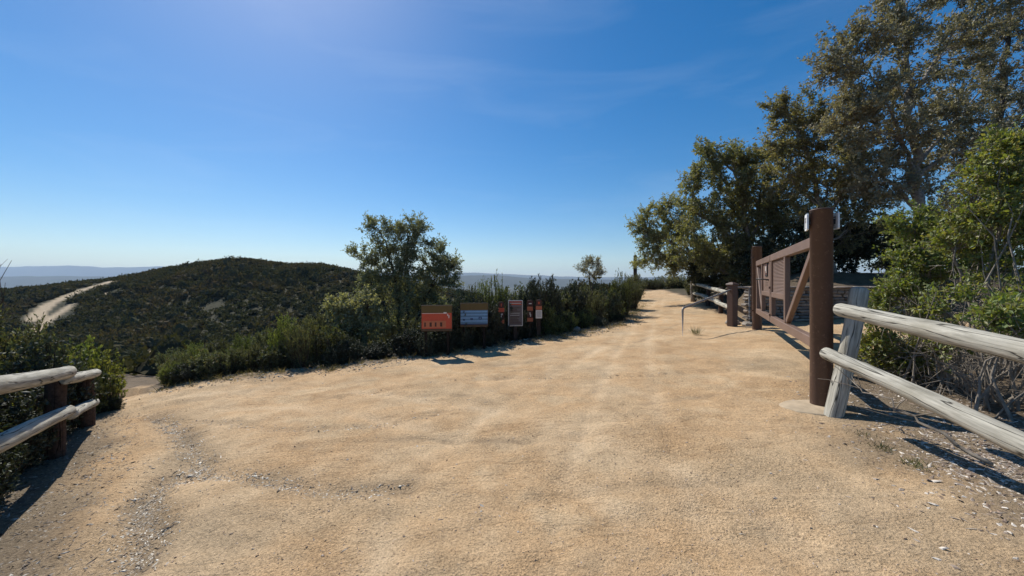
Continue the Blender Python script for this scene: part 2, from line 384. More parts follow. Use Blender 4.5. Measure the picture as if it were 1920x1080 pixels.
M_OAK_GREY = leaf_mat('grey_oak_leaf', [(0.13, 0.13, 0.091), (0.208, 0.202, 0.137), (0.286, 0.273, 0.182), (0.234, 0.189, 0.104)], 0.36, .6, .05)
M_OLIVE = leaf_mat('olive_leaf', [(0.156, 0.168, 0.066), (0.252, 0.252, 0.108), (0.336, 0.324, 0.168), (0.264, 0.216, 0.078)], .6, .6, .05)
M_WILLOW = leaf_mat('grey_green_leaf', [(0.176, 0.193, 0.105), (0.281, 0.29, 0.158), (0.386, 0.386, 0.228)], 0.48, .6, .05)
M_SUMAC = leaf_mat('bright_leaf', [(0.09, 0.13, 0.025), (0.16, 0.21, 0.04), (0.25, 0.28, 0.06), (0.2, 0.17, 0.06)], 0.5, .6, .05)
M_CHAM = leaf_mat('chaparral_leaf', [(0.057, 0.073, 0.029), (0.098, 0.117, 0.046), (0.155, 0.17, 0.065), (0.13, 0.105, 0.048)], 0.42, .6, .05)
M_YELL = leaf_mat('yellow_green_leaf', [(0.078, 0.111, 0.023), (0.143, 0.176, 0.039), (0.221, 0.234, 0.058)], 0.5, .6, .05)
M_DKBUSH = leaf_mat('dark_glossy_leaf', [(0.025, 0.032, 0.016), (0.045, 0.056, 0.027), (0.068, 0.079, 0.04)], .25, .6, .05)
M_HILL = leaf_mat('hill_brush', [(.034, .036, .022), (.048, .050, .031), (.066, .065, .042), (.062, .051, .036)], .25, .8, .01, True)
M_CHIP = leaf_mat('wood_chip', [(.08, .058, .04), (.22, .175, .13), (.36, .31, .24), (.18, .125, .08), (.48, .43, .35), (.62, .57, .48)], 0.0, .6, .02)
M_GRIT = leaf_mat('granite_grit', [(.22, .15, .09), (.40, .29, .18), (.50, .38, .25), (.62, .52, .40)], 0.0, .6, .02)
def print_mat(name, col): return simple(name, col, .55, .35, .08, 20, 0, 0)
M_SGN_RED = print_mat('sign_red', (.54, .085, .04)); M_SGN_ORANGE = print_mat('sign_orange', (.50, .16, .075))
M_SGN_BLUE = print_mat('sign_blue', (.11, .22, .34)); M_SGN_LBLUE = print_mat('sign_pale_blue', (.20, .36, .56)); M_SGN_NAVY = print_mat('sign_navy', (.03, .05, .12))
M_SGN_OLIVE = print_mat('sign_ochre', (.13, .085, .025)); M_SGN_BROWN = print_mat('sign_brown', (.075, .028, .02)); M_SGN_GREY = print_mat('sign_grey', (.16, .13, .125))
M_SGN_CREAM = print_mat('sign_cream', (.72, .66, .58)); M_SGN_FRAME = print_mat('sign_frame', (.09, .055, .03))

# ------------------------------------------------------------------ the ground, one sheet to the horizon
def build_ground():
    ra = [.5]
    while ra[-1] < 210: ra.append(ra[-1]*1.016)
    while ra[-1] < 12000: ra.append(ra[-1]*1.06)
    ra = np.array(ra)
    th = np.concatenate([np.linspace(R(-70), R(70), 540), np.linspace(R(70), R(290), 62)[1:-1]])
    n, m = len(th), len(ra)
    X = ra[:, None]*np.sin(th)[None]; Y = ra[:, None]*np.cos(th)[None]
    X, Y = X.ravel(), Y.ravel(); Z = terrain(X, Y)
    i = np.arange(m-1)[:, None]*n; j = np.arange(n)[None]; j2 = (j+1) % n
    q = np.stack([i+j, i+n+j, i+n+j2, i+j2], -1).reshape(-1, 4)[:, ::-1]
    V = np.concatenate([np.stack([X, Y, Z], 1), [[0, 0, groundz(0, 0)]]])
    t = [[n*m, k, (k+1) % n] for k in range(n)]
    t = [[a, c, b] for a, b, c in t]
    g = Geo().add(V, q[:, ::-1] if False else q, t)
    me = g.mesh('ground', M_GROUND, True)
    X, Y = V[:, 0], V[:, 1]
    ins = inside(X, Y, DIRT); d = dist_poly(X, Y, DIRT, True); sg = np.where(ins, d, -d)
    dirt = smooth(-.35, .35, sg + .45*fbm(X*1.1, Y*1.1, 4))
    lit = np.zeros(len(X))
    for k, (P, w, dp) in enumerate(CHANNELS[:3]):
        lit = np.maximum(lit, np.exp(-(dist_poly(X, Y, P)/(w*1.25))**2)*(.75 if k == 0 else .35)*np.clip(.6+1.3*vnoise(X*4, Y*4), 0, 1))
    for P, w, dp in CHANNELS[3:]: lit = np.maximum(lit, np.exp(-((dist_poly(X, Y, P) + .08*vnoise(X*4, Y*4))/(w*.9))**2)*.42*np.clip(.55+1.4*vnoise(X*1.7, Y*2.3), 0, 1))
    nz = fbm(X*2.2, Y*2.2, 3)
    lit = np.maximum(lit, smooth(.75, .1, dist_poly(X, Y, LIT_LEFT) + .5*nz)*.8)
    lit = np.maximum(lit, smooth(1.25, .1, dist_poly(X, Y, LIT_RIGHT) + .7*nz)*.8)
    far = smooth(14, 40, np.hypot(X, Y)) * (1-dirt)
    track = np.zeros(len(X))
    for P, w, dp in TRACKS: track = np.maximum(track, np.exp(-(dist_poly(X, Y, P)/w)**2)*np.clip(.25+1.0*fbm(X*1.3, Y*1.3, 3), 0, .45))
    tr = np.zeros(len(X))
    for P, w in TRAILS: tr = np.maximum(tr, smooth(w*1.2, w*.75, dist_poly(X, Y, P)))
    for (bx, by), a, b_ in BARE: tr = np.maximum(tr, smooth(1.2, .8, np.hypot((X-bx)/(a*.7), (Y-by)/(b_*1.3)) + .5*vnoise(X*1.1, Y*1.1)))
    tr = tr*smooth(30, 45, np.hypot(X, Y))
    for nm, arr in (('dirt', dirt), ('litter', lit), ('far', far), ('trail', tr), ('track', track)):
        a = me.attributes.new(nm, 'FLOAT', 'POINT'); a.data.foreach_set('value', arr.astype(np.float32))
    o = link('ground', me); tag(o, 'tan decomposed granite trailhead ground with rutted runoff channels', kind='structure')
    return o
build_ground()

# distant ranges
def build_range(name, dist, prof, depth, label, colr, seed):
    rg = np.random.default_rng(seed)
    m, nt, b = mat(name+'_scrub'); ge = N(nt, 'ShaderNodeNewGeometry')
    nt.links.new(ramp(nt, noise(nt, ge.outputs['Position'], .004, 5), [(.3, tuple(k*.7 for k in colr)), (.7, colr)]), b.inputs['Base Color'])
    b.inputs['Roughness'].default_value = 1; b.inputs['Specular IOR Level'].default_value = 0
    px = np.linspace(-1500, 3400, 700); rows = 9
    top = np.interp(px, prof[0], prof[1]); h = EYE + (HZ-top)/F*dist
    off = rg.random()*100
    h = h + dist*.0022*fbm(px*.012+off, px*0+off, 5) + dist*.001*fbm(px*.05+off, px*0, 3)
    vs_ = []
    for k in range(rows):
        u = k/(rows-1); s = math.sin(u*math.pi)**1.3
        D = dist + (u-.5)*depth
        jit = 1 + .25*fbm(px*.02+off, np.full_like(px, u*4+off), 4)*(1-abs(2*u-1))*(0 if k == rows//2 else 1)
        vs_.append(np.stack([(px-CX)/F*D, np.full_like(px, D), -46 + (h+46)*s*jit], 1))
    n = len(px); V = np.concatenate(vs_)
    i = np.arange(rows-1)[:, None]*n; j = np.arange(n-1)[None]
    q = np.stack([i+j, i+j+1, i+n+j+1, i+n+j], -1).reshape(-1, 4)
    o = Geo().add(V, q).obj(name, m, None, True); tag(o, label, kind='structure')
build_range('mountains', 8000, ([-1500,0,60,130,200,300,420,800,870,930,1010,1080,1500,3400],[500,500,499,498,503,500,506,512,511,513,516,519,522,524]), 2600,
            'pale blue mountain range on the hazy horizon', (.10, .10, .085), 3)
build_range('foothills', 4200, ([-1500,0,120,300,700,870,930,1010,1200,3400],[519,519,518,520,522,517,516,522,526,526]), 1500,
            'low hazy foothills below the mountain range', (.09, .09, .07), 8)

# ------------------------------------------------------------------ plants
def leaves(g, p, d, L, W, rng, nrm=None, fold=.12):
    n = len(p); r = rng.normal(size=(n, 3)) if nrm is None else nrm
    s = unit(np.cross(d, r)); nn = np.cross(s, d)
    L = np.broadcast_to(np.asarray(L, float), (n,))[:, None]; W = np.broadcast_to(np.asarray(W, float), (n,))[:, None]
    a = p; b = p + .45*L*d + .5*W*s + fold*W*nn; c = p + L*d; e = p + .45*L*d - .5*W*s + fold*W*nn
    V = np.stack([a, b, c, e], 1).reshape(-1, 3)
    g.add(V, np.arange(4*n).reshape(-1, 4))
def twigs(g, a, b, r):
    """many straight three-sided twigs at once"""
    n = len(a); d = unit(b-a); s = unit(np.cross(d, np.array([.31, .17, .93]))); t = np.cross(d, s)
    V = []
    for P, rr in ((a, r), (b, r*.35)):
        for k in range(3):
            an = k*2*np.pi/3; V.append(P + rr[:, None]*(np.cos(an)*s + np.sin(an)*t))
    V = np.stack(V, 1).reshape(-1, 3); o = np.arange(n)[:, None]*6
    q = np.concatenate([o+np.array([k, (k+1) % 3, 3+(k+1) % 3, 3+k]) for k in range(3)], 0)
    g.add(V, q)
def curve(a, b, rng, n=6, bend=.15, sag=0.0):
    a, b = np.asarray(a, float), np.asarray(b, float); L = np.linalg.norm(b-a); t = np.linspace(0, 1, n)[:, None]
    c = (a+b)/2 + rng.normal(size=3)*L*bend + np.array([0, 0, L*sag])
    P = (1-t)**2*a + 2*t*(1-t)*c + t*t*b
    P[1:-1] += rng.normal(size=(n-2, 3))*L*.02
    return P
def plant(stems, lobes, rng, k=6, m=12, twig=.45, leaf=.06, wid=.5, up=.25, subr=.012, shell=.45, tr=.0045, limb_sag=.08, drop=.0, limb_r=.55):
    """stems: [(points, r0, r1)], lobes: [(centre, (rx,ry,rz), n)].  Returns wood and leaf geometry."""
    W, Lf = Geo(), Geo(); S, SR = [], []
    for pts, r0, r1 in stems:
        pts = np.asarray(pts, float); u = np.linspace(0, len(pts)-1, len(pts)*5)
        P = np.stack([np.interp(u, np.arange(len(pts)), pts[:, c]) for c in range(3)], 1)
        P[1:-1] = (P[:-2]+2*P[1:-1]+P[2:])/4; P[1:-1] = (P[:-2]+2*P[1:-1]+P[2:])/4
        L = np.linalg.norm(P[-1]-P[0]); P[2:-1] += rng.normal(size=(len(P)-3, 3))*L*.006
        rr = np.linspace(r0, r1, len(P)); rr[0] *= 1.35; rr[1] *= 1.1
        tube(W, P, rr, 8, True, .05); S.append(P); SR.append(rr)
    S, SR = np.concatenate(S), np.concatenate(SR)
    TA, TB = [], []
    for c, rad, n in lobes:
        c = np.asarray(c, float); rad = np.asarray(rad, float)
        dd = np.linalg.norm(S-c, axis=1) + 2.0*np.clip(S[:, 2]-c[2]+.35*rad[2], 0, 9)
        i = int(np.argmin(dd)); i = max(1, i - int(rng.integers(0, 3)))
        P = curve(S[i], c, rng, 7, .10, limb_sag); r0 = min(SR[i]*limb_r, .02+.028*np.linalg.norm(c-S[i]))
        tube(W, P, np.linspace(r0, max(subr, r0*.3), 7), 6, False, .05)
        for _ in range(n):
            u = unit(rng.normal(size=3)); rho = shell + (1-shell)*rng.random()**.7
            e = c + u*rad*rho
            if rng.random() < drop: continue
            s = P[int(rng.integers(2, 7))]; Q = curve(s, e, rng, 5, .12, .05)
            tube(W, Q, np.linspace(subr, subr*.4, 5), 4, False)
            t = rng.uniform(.25, 1, k)*4; i0 = np.minimum(t.astype(int), 3); f = (t-i0)[:, None]
            A = Q[i0]*(1-f) + Q[i0+1]*f
            dr = unit(.55*unit(e-s)[None] + .8*rng.normal(size=(k, 3))*.75 + np.array([0, 0, up]) + .3*u)
            TA.append(A); TB.append(A + dr*twig*rng.uniform(.5, 1.25, (k, 1)))
    A, B = np.concatenate(TA), np.concatenate(TB)
    twigs(W, A, B, np.full(len(A), tr))
    t = rng.uniform(.1, 1.05, (len(A), m, 1)); p = (A[:, None]*(1-t) + B[:, None]*t).reshape(-1, 3)
    td = np.repeat(unit(B-A), m, 0); d = unit(td*.6 + rng.normal(size=td.shape)*.7)
    sz = leaf*rng.uniform(.6, 1.3, len(p))
    leaves(Lf, p + rng.normal(size=p.shape)*leaf*.25, d, sz, sz*wid, rng)
    return W, Lf
def add_plant(name, label, cat, base, W, Lf, mw, ml, group=None, parts=('trunk', 'crown')):
    r = empty(name, base)
    off = -np.asarray(base, float)
    for g in (W, Lf): g.v = [v + off for v in g.v]
    W.obj(parts[0], mw, r, True); Lf.obj(parts[1], ml, r)
    tag(r, label, cat, group); return r
def lob(px, py, Y, rp, n, ry=1.0, rz=1.0):
    s = Y/F; return (at(px, py, Y), (rp*s, rp*s*ry, rp*s*rz), n)
def gp(px, Y):
    x = (px-CX)/F*Y; return np.array([x, Y, groundz(x, Y) - .04])

# --- the oaks on the bank behind the gate
r = np.random.default_rng(21)
Y = 12.6; b = gp(1735, Y)
W, Lf = plant([([b, at(1722,380,Y), at(1716,290,Y), at(1700,200,Y-.1), at(1704,120,Y), at(1690,20,Y), at(1700,-60,Y)], .17, .035),
               ([at(1716,330,Y), at(1680,230,Y-.5), at(1640,150,Y-.8)], .07, .02), ([at(1703,190,Y), at(1750,120,Y+.4), at(1800,40,Y+.6)], .08, .02),
               ([at(1718,310,Y), at(1780,240,Y+.5), at(1840,170,Y+.8)], .07, .02)],
  [lob(1695,15,Y,75,16), lob(1608,88,Y-.6,62,20), lob(1655,60,Y-.3,60,16), lob(1560,120,Y-.8,34,9), lob(1770,90,Y+.4,75,18), lob(1630,175,Y-.7,65,24), lob(1730,170,Y,70,18),
   lob(1835,40,Y+.6,70,16), lob(1590,230,Y-.5,50,18), lob(1680,260,Y-.3,65,24), lob(1780,230,Y+.4,70,22), lob(1850,150,Y+.8,75,20), lob(1650,330,Y,60,20), lob(1740,330,Y+.3,60,14),
   lob(1830,300,Y+.7,70,18), lob(1710,-50,Y,80,16), lob(1800,-50,Y+.4,80,14)], r, k=11, m=22, twig=.42, leaf=.10, wid=.48, up=.15, drop=.08)
add_plant('oak_tree', 'tallest oak with pale leaning trunk and thin grey-brown crown behind the gate', 'tree', b, W, Lf, M_BARK, M_OAK_GREY, 'oaks on the bank')
Y = 15.5; b = gp(1885, Y)
W, Lf = plant([([b, at(1880,330,Y), at(1872,200,Y), at(1890,60,Y), at(1895,-40,Y)], .16, .04), ([at(1880,320,Y), at(1930,220,Y), at(1960,120,Y)], .09, .03)],
  [lob(1880,60,Y,75,18), lob(1960,10,Y,90,16), lob(1900,160,Y,80,20), lob(1850,250,Y,65,20), lob(1930,270,Y,80,20), lob(1880,350,Y,80,20), lob(1820,380,Y,60,16), lob(1980,150,Y,80,14), lob(1990,360,Y,80,14), lob(1770,400,Y,50,14)],
  r, k=11, m=19, twig=.5, leaf=.10, wid=.48, up=.1)
add_plant('oak_tree', 'shaded dark grey oak standing behind the tallest oak at the back of the bank', 'tree', b, W, Lf, M_BARK_DARK, M_OAK_GREY, 'oaks on the bank')
Y = 14.6; b = gp(1560, Y)
W, Lf = plant([([b, at(1548,430,Y), at(1530,340,Y), at(1500,260,Y), at(1470,200,Y)], .13, .03), ([at(1545,420,Y), at(1590,340,Y), at(1620,260,Y)], .08, .025)],
  [lob(1470,225,Y,38,14), lob(1520,205,Y,36,12), lob(1450,200,Y,20,6), lob(1510,275,Y,55,22), lob(1575,280,Y,55,20), lob(1480,330,Y,50,20), lob(1550,350,Y,60,24), lob(1620,350,Y,60,20), lob(1600,420,Y,55,18), lob(1520,410,Y,50,16), lob(1660,400,Y,50,16), lob(1500,460,Y,45,12), lob(1450,280,Y,34,12), lob(1560,220,Y,40,12), lob(1620,290,Y,45,12)],
  r, k=11, m=20, twig=.45, leaf=.09, wid=.5, up=.2)
add_plant('oak_tree', 'olive-brown oak with crown rising leftward above the near gate post', 'tree', b, W, Lf, M_BARK, M_OAK, 'oaks on the bank')
Y = 17.0; b = gp(1400, Y)
W, Lf = plant([([b, at(1405,480,Y), at(1395,400,Y), at(1380,330,Y), at(1340,280,Y)], .14, .03), ([at(1404,460,Y), at(1440,380,Y), at(1460,310,Y)], .08, .025), ([at(1400,470,Y), at(1340,420,Y), at(1305,400,Y)], .07, .025)],
  [lob(1325,295,Y,34,14), lob(1300,335,Y,30,12), lob(1370,300,Y,36,14), lob(1440,300,Y,44,16), lob(1350,355,Y,55,24), lob(1420,365,Y,55,24), lob(1480,370,Y,50,18), lob(1310,405,Y,50,22), lob(1380,430,Y,60,26), lob(1450,440,Y,55,22), lob(1330,465,Y,45,20), lob(1395,490,Y,45,16), lob(1350,505,Y,35,12), lob(1460,490,Y,45,14), lob(1280,470,Y,34,12), lob(1400,300,Y,36,12), lob(1400,345,Y,40,14), lob(1365,400,Y,42,14), lob(1440,400,Y,44,14), lob(1420,455,Y,40,12)],
  r, k=11, m=21, twig=.45, leaf=.10, wid=.52, up=.15)
add_plant('oak_tree', 'leafy olive-green oak whose crown overhangs the far gate post', 'tree', b, W, Lf, M_BARK, M_OLIVE, 'oaks on the bank')
Y = 19.5; b = gp(1300, Y)
W, Lf = plant([([b, at(1296,490,Y), at(1280,440,Y), at(1255,400,Y)], .10, .03), ([at(1294,480,Y), at(1250,450,Y), at(1215,440,Y)], .06, .02)],
  [lob(1255,393,Y,30,16), lob(1215,405,Y,26,12), lob(1285,415,Y,36,18), lob(1205,445,Y,26,16), lob(1245,445,Y,38,22), lob(1290,460,Y,40,20), lob(1225,480,Y,28,16), lob(1265,490,Y,30,16), lob(1310,495,Y,30,14), lob(1199,488,Y,13,6), lob(1188,425,Y,12,5), lob(1265,430,Y,36,14), lob(1245,500,Y,24,10)],
  r, k=11, m=20, twig=.42, leaf=.082, wid=.52, up=.05)
add_plant('oak_tree', 'lowest oak with drooping branches beside the crest of the path', 'tree', b, W, Lf, M_BARK, M_OLIVE, 'oaks on the bank')

# --- dark thicket under the oaks
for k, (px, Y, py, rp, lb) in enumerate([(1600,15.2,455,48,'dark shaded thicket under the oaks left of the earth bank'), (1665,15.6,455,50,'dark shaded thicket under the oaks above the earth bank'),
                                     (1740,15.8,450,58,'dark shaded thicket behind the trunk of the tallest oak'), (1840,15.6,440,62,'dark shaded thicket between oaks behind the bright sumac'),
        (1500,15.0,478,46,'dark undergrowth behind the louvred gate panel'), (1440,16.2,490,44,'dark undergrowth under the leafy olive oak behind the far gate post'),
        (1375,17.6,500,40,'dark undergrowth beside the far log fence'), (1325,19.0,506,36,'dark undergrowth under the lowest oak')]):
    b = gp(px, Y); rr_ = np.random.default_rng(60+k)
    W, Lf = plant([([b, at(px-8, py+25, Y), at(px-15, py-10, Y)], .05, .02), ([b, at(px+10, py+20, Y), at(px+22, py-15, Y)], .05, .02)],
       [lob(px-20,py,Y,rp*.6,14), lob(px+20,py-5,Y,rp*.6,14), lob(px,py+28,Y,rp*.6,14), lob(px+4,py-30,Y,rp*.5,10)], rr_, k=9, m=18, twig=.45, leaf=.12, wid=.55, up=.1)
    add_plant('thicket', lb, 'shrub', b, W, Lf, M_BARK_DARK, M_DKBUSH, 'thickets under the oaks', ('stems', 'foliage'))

# --- bright laurel sumac shrubs behind the right-hand fence
r = np.random.default_rng(31)
def sumac(label, stems, lobes, k=9, m=16, leaf=.056):
    b = np.asarray(stems[0][0][0], float)
    W, Lf = plant(stems, lobes, r, k=k, m=m, twig=.26, leaf=leaf, wid=.5, up=.35, subr=.007, tr=.003, shell=.35, limb_r=.6)
    # bare dead twigs inside the shrub
    for _ in range(16):
        l = lobes[int(r.integers(0, len(lobes)))]; a = b + np.array([r.normal()*.28, r.normal()*.2, 0]); a[0] = max(a[0], 3.95); a[2] = groundz(a[0], a[1])-.03
        e = l[0] + r.normal(size=3)*.15; e[0] = max(e[0], 3.9); P = curve(a, e, r, 8, .07, .0); tube(W, P, np.linspace(r.uniform(.009, .018), .004, 8), 5, False)
    n = 200; c = np.array([l[0] for l in lobes]); zb = b[2]
    ii = r.integers(0, len(c), n); t = r.uniform(.15, .75, (n, 1)); A = b*(1-t) + c[ii]*t + r.normal(size=(n, 3))*.22
    A[:, 2] = np.maximum(A[:, 2], zb + .05); A[:, 0] = np.maximum(A[:, 0], 3.85)
    d = unit(r.normal(size=(n, 3)) + np.array([0, 0, .5])); B = A + d*r.uniform(.15, .5, (n, 1)); twigs(W, A, B, np.full(n, .0045))
    A2 = A + (B-A)*r.uniform(.4, .8, (n, 1)); twigs(W, A2, A2 + unit(d + r.normal(size=(n, 3))*.7)*.2, np.full(n, .003))
    add_plant('laurel_sumac', label, 'shrub', b, W, Lf, M_BARK_GREY, M_SUMAC, 'laurel sumac behind the fence', ('stems', 'foliage'))
Y = 5.0
b = gp(1880, Y)
sumac('tall bright green sumac with bare grey stems close behind the log fence',
  [([b, at(1860,640,Y), at(1850,520,Y), at(1880,400,Y+.1), at(1895,290,Y)], .035, .012), ([b+[.06,0,0], at(1900,600,Y), at(1930,480,Y), at(1960,380,Y)], .03, .01),
   ([b+[-.08,.03,0], at(1830,620,Y+.2), at(1800,500,Y+.3), at(1770,430,Y+.3)], .03, .01), ([b+[.1,-.06,0], at(1910,660,Y-.3), at(1935,560,Y-.4)], .022, .008), ([b+[-.12,-.05,0], at(1845,700,Y-.2), at(1800,600,Y-.2)], .02, .008)],
  [lob(1900,275,Y,38,12), lob(1870,335,Y,44,16), lob(1925,350,Y,50,16), lob(1850,410,Y,45,16), lob(1905,440,Y,55,16), lob(1800,450,Y+.3,40,14), lob(1960,300,Y,50,10), lob(1960,450,Y,50,10), lob(1860,500,Y+.1,45,9), lob(1930,560,Y-.4,30,6)])
Y = 6.2; b = gp(1740, Y)
sumac('broad lower sumac with yellow-green tips between the stone wall and the log fence',
  [([b, at(1738,600,Y), at(1725,500,Y), at(1715,430,Y)], .03, .01), ([b+[.08,0,0], at(1765,580,Y), at(1785,490,Y), at(1790,420,Y)], .03, .01), ([b+[-.1,0,0], at(1715,620,Y), at(1690,560,Y)], .022, .008)],
  [lob(1715,425,Y,34,14), lob(1750,450,Y,38,14), lob(1790,430,Y,34,10), lob(1700,490,Y,38,14), lob(1745,510,Y,42,12), lob(1675,540,Y,30,12), lob(1795,505,Y,38,9), lob(1660,560,Y,18,5), lob(1720,570,Y,35,8)])
Y = 5.1; b = gp(1700, Y)
sumac('small leafy sumac sprouting under the upper fence rail next to the leaning post',
  [([b, at(1690,690,Y), at(1665,650,Y)], .014, .006), ([b+[.05,0,0], at(1720,700,Y), at(1735,650,Y)], .014, .006)],
  [lob(1660,650,Y,28,9), lob(1690,675,Y,26,9), lob(1735,660,Y,24,7), lob(1640,670,Y,20,5), lob(1745,700,Y,22,6)])
Y = 3.9; b = gp(1895, Y)
sumac('low sumac sprout with few green leaves among bare stems at the fence foot',
  [([b, at(1900,720,Y), at(1905,610,Y)], .02, .006), ([b+[.05,.05,0], at(1860,740,Y), at(1840,660,Y)], .018, .005), ([b+[-.2,.1,0], at(1850,760,Y), at(1820,700,Y)], .014, .004), ([b+[.1,.1,0], at(1930,740,Y), at(1960,640,Y)], .018, .006)],
  [lob(1900,590,Y,24,5), lob(1930,620,Y,28,5), lob(1880,610,Y,18,3)])
Y = 4.6; b = gp(1790, Y)
sumac('tangle of bare grey stems with sparse leaves behind the log fence',
  [([b, at(1795,690,Y), at(1780,600,Y)], .022, .006), ([b+[.06,0,0], at(1815,680,Y), at(1830,580,Y)], .022, .006), ([b+[-.1,.05,0], at(1765,700,Y), at(1745,640,Y)], .016, .005), ([b+[.15,.1,0], at(1850,700,Y), at(1870,620,Y)], .016, .005)],
  [lob(1780,590,Y,30,4), lob(1835,570,Y,34,4), lob(1750,640,Y,20,3)])

# --- the sparse small tree and its neighbours beside the signs
r = np.random.default_rng(41)
Y = 12.0; b = gp(752, Y)
W, Lf = plant([([b, at(748,580,Y), at(738,510,Y), at(722,450,Y), at(705,425,Y)], .055, .014), ([b+[.1,.05,0], at(766,570,Y), at(765,500,Y), at(765,430,Y)], .05, .014),
               ([b+[.15,-.05,0], at(790,580,Y), at(815,520,Y), at(840,480,Y)], .045, .012), ([b+[-.12,0,0], at(728,590,Y), at(700,540,Y), at(675,490,Y)], .04, .012)],
  [lob(705,425,Y,22,8), lob(735,425,Y,26,10), lob(765,435,Y,28,10), lob(790,455,Y,28,10), lob(725,465,Y,34,12), lob(685,482,Y,20,7), lob(815,470,Y,24,9), lob(840,490,Y,26,11), lob(770,490,Y,36,12),
   lob(700,515,Y,26,9), lob(820,525,Y,34,14), lob(760,545,Y,44,16), lob(720,570,Y,40,16), lob(800,570,Y,40,16), lob(760,600,Y,42,16), lob(715,620,Y,34,14), lob(850,530,Y,18,6), lob(668,478,Y,9,3), lob(800,500,Y,34,12), lob(745,470,Y,34,12), lob(780,420,Y,18,6), lob(850,500,Y,18,7), lob(715,500,Y,30,10), lob(735,535,Y,38,14), lob(790,540,Y,38,14), lob(690,560,Y,34,12), lob(825,580,Y,36,12), lob(745,500,Y,30,10)],
  r, k=9, m=17, twig=.32, leaf=.08, wid=.36, up=.35, subr=.006, tr=.0028)
add_plant('willow_tree', 'small airy grey-green tree with several thin stems behind the red panel', 'tree', b, W, Lf, M_BARK_DARK, M_WILLOW)
Y = 10.4; b = gp(668, Y)
W, Lf = plant([([b, at(660,620,Y), at(640,575,Y)], .025, .008), ([b+[.05,0,0], at(680,620,Y), at(690,570,Y)], .025, .008)],
  [lob(635,568,Y,22,9), lob(662,572,Y,26,12), lob(690,570,Y,28,12), lob(622,582,Y,14,5), lob(650,600,Y,26,10), lob(690,610,Y,34,14), lob(612,570,Y,6,2)], r, k=9, m=15, twig=.2, leaf=.07, wid=.55, up=.3, subr=.006, tr=.0028)
add_plant('broadleaf_shrub', 'pale yellow-green broadleaf shrub spreading left of the airy tree', 'shrub', b, W, Lf, M_BARK_DARK, M_WILLOW, None, ('stems', 'foliage'))
Y = 15.0; b = gp(1108, Y)
W, Lf = plant([([b, at(1108,530,Y), at(1100,500,Y)], .03, .01), ([b, at(1112,530,Y), at(1118,498,Y)], .03, .01)],
  [lob(1100,500,Y,13,7), lob(1118,498,Y,13,7), lob(1108,488,Y,10,6), lob(1110,515,Y,16,9), lob(1125,510,Y,10,5), lob(1090,505,Y,8,3)], r, k=7, m=12, twig=.22, leaf=.07, wid=.35, up=.5, subr=.007, tr=.004)
add_plant('sapling', 'thin dark sapling poking above the bushes left of the path crest', 'tree', b, W, Lf, M_BARK_DARK, M_OAK_GREY)

# --- chaparral bushes: a few unit meshes, many individuals
def unit_bush(seed, kind):
    rg = np.random.default_rng(seed); W, Lf = Geo(), Geo()
    ns = 74 if kind != 'broad' else 40
    A, B = [], []
    for s in range(ns):
        an = rg.uniform(0, 2*np.pi); sp = rg.uniform(.05, 1)**.6
        tip = np.array([np.cos(an)*sp*.46, np.sin(an)*sp*.46, (1-.42*sp**2)*rg.uniform(.66, 1.0)])
        P = curve([np.cos(an)*.24*sp, np.sin(an)*.24*sp, -.03], tip, rg, 6, .07, .04)
        tube(W, P, np.linspace(.012, .003, 6), 4, False)
        nt_ = 16 if kind != 'broad' else 18
        t = rg.uniform(.08, 1.0, nt_)*5; i0 = np.minimum(t.astype(int), 4); f = (t-i0)[:, None]
        a = P[i0]*(1-f)+P[i0+1]*f
        upb = {'feather': .6, 'broad': .2, 'dark': .35}[kind]
        d = unit(unit(P[-1]-P[0])*.5 + rg.normal(size=(nt_, 3))*.55 + np.array([0, 0, upb]))
        A.append(a); B.append(a + d*rg.uniform(.06, .17, (nt_, 1)))
    A, B = np.concatenate(A), np.concatenate(B); twigs(W, A, B, np.full(len(A), .0022))
    m = {'feather': 14, 'broad': 9, 'dark': 13}[kind]; lf = {'feather': .036, 'broad': .055, 'dark': .042}[kind]; wd = {'feather': .30, 'broad': .52, 'dark': .5}[kind]
    t = rg.uniform(.1, 1.05, (len(A), m, 1)); p = (A[:, None]*(1-t)+B[:, None]*t).reshape(-1, 3)
    td = np.repeat(unit(B-A), m, 0); d = unit(td*(1.0 if kind == 'feather' else .5) + rg.normal(size=td.shape)*.6)
    sz = lf*rg.uniform(.6, 1.3, len(p)); leaves(Lf, p, d, sz, sz*wd, rg)
    p2 = p[p[:, 2] > 0.0]
    return W, Lf
UNIT = {}
for kind, mt_, sd_ in (('feather', M_CHAM, 100), ('feather_y', M_YELL, 110), ('dark', M_DKBUSH, 120), ('broad', M_YELL, 130), ('broad_d', M_CHAM, 140)):
    UNIT[kind] = []
    for v in range(2):
        W, Lf = unit_bush(sd_+v, kind.split('_')[0])
        UNIT[kind].append((W.mesh('bush_stems', M_BARK_DARK), Lf.mesh('bush_foliage', mt_)))
def bush(name, label, kind, x, y, w, h, group=None, dz=-.03):
    wm, lm = random.choice(UNIT[kind]); r_ = empty(name, (x, y, groundz(x, y)+dz), random.uniform(0, 6.28)); r_.scale = (w, w, h)
    link('stems', wm, r_); link('foliage', lm, r_); tag(r_, label, 'shrub', group); return r_
def bpx(name, label, kind, px, Y, top, wpx, group=None):
    x = (px-CX)/F*Y; zt = EYE - (top-HZ)/F*Y; z0 = groundz(x, Y)
    return bush(name, label, kind, x, Y, wpx*Y/F, max(.3, zt-z0)*1.04, group)
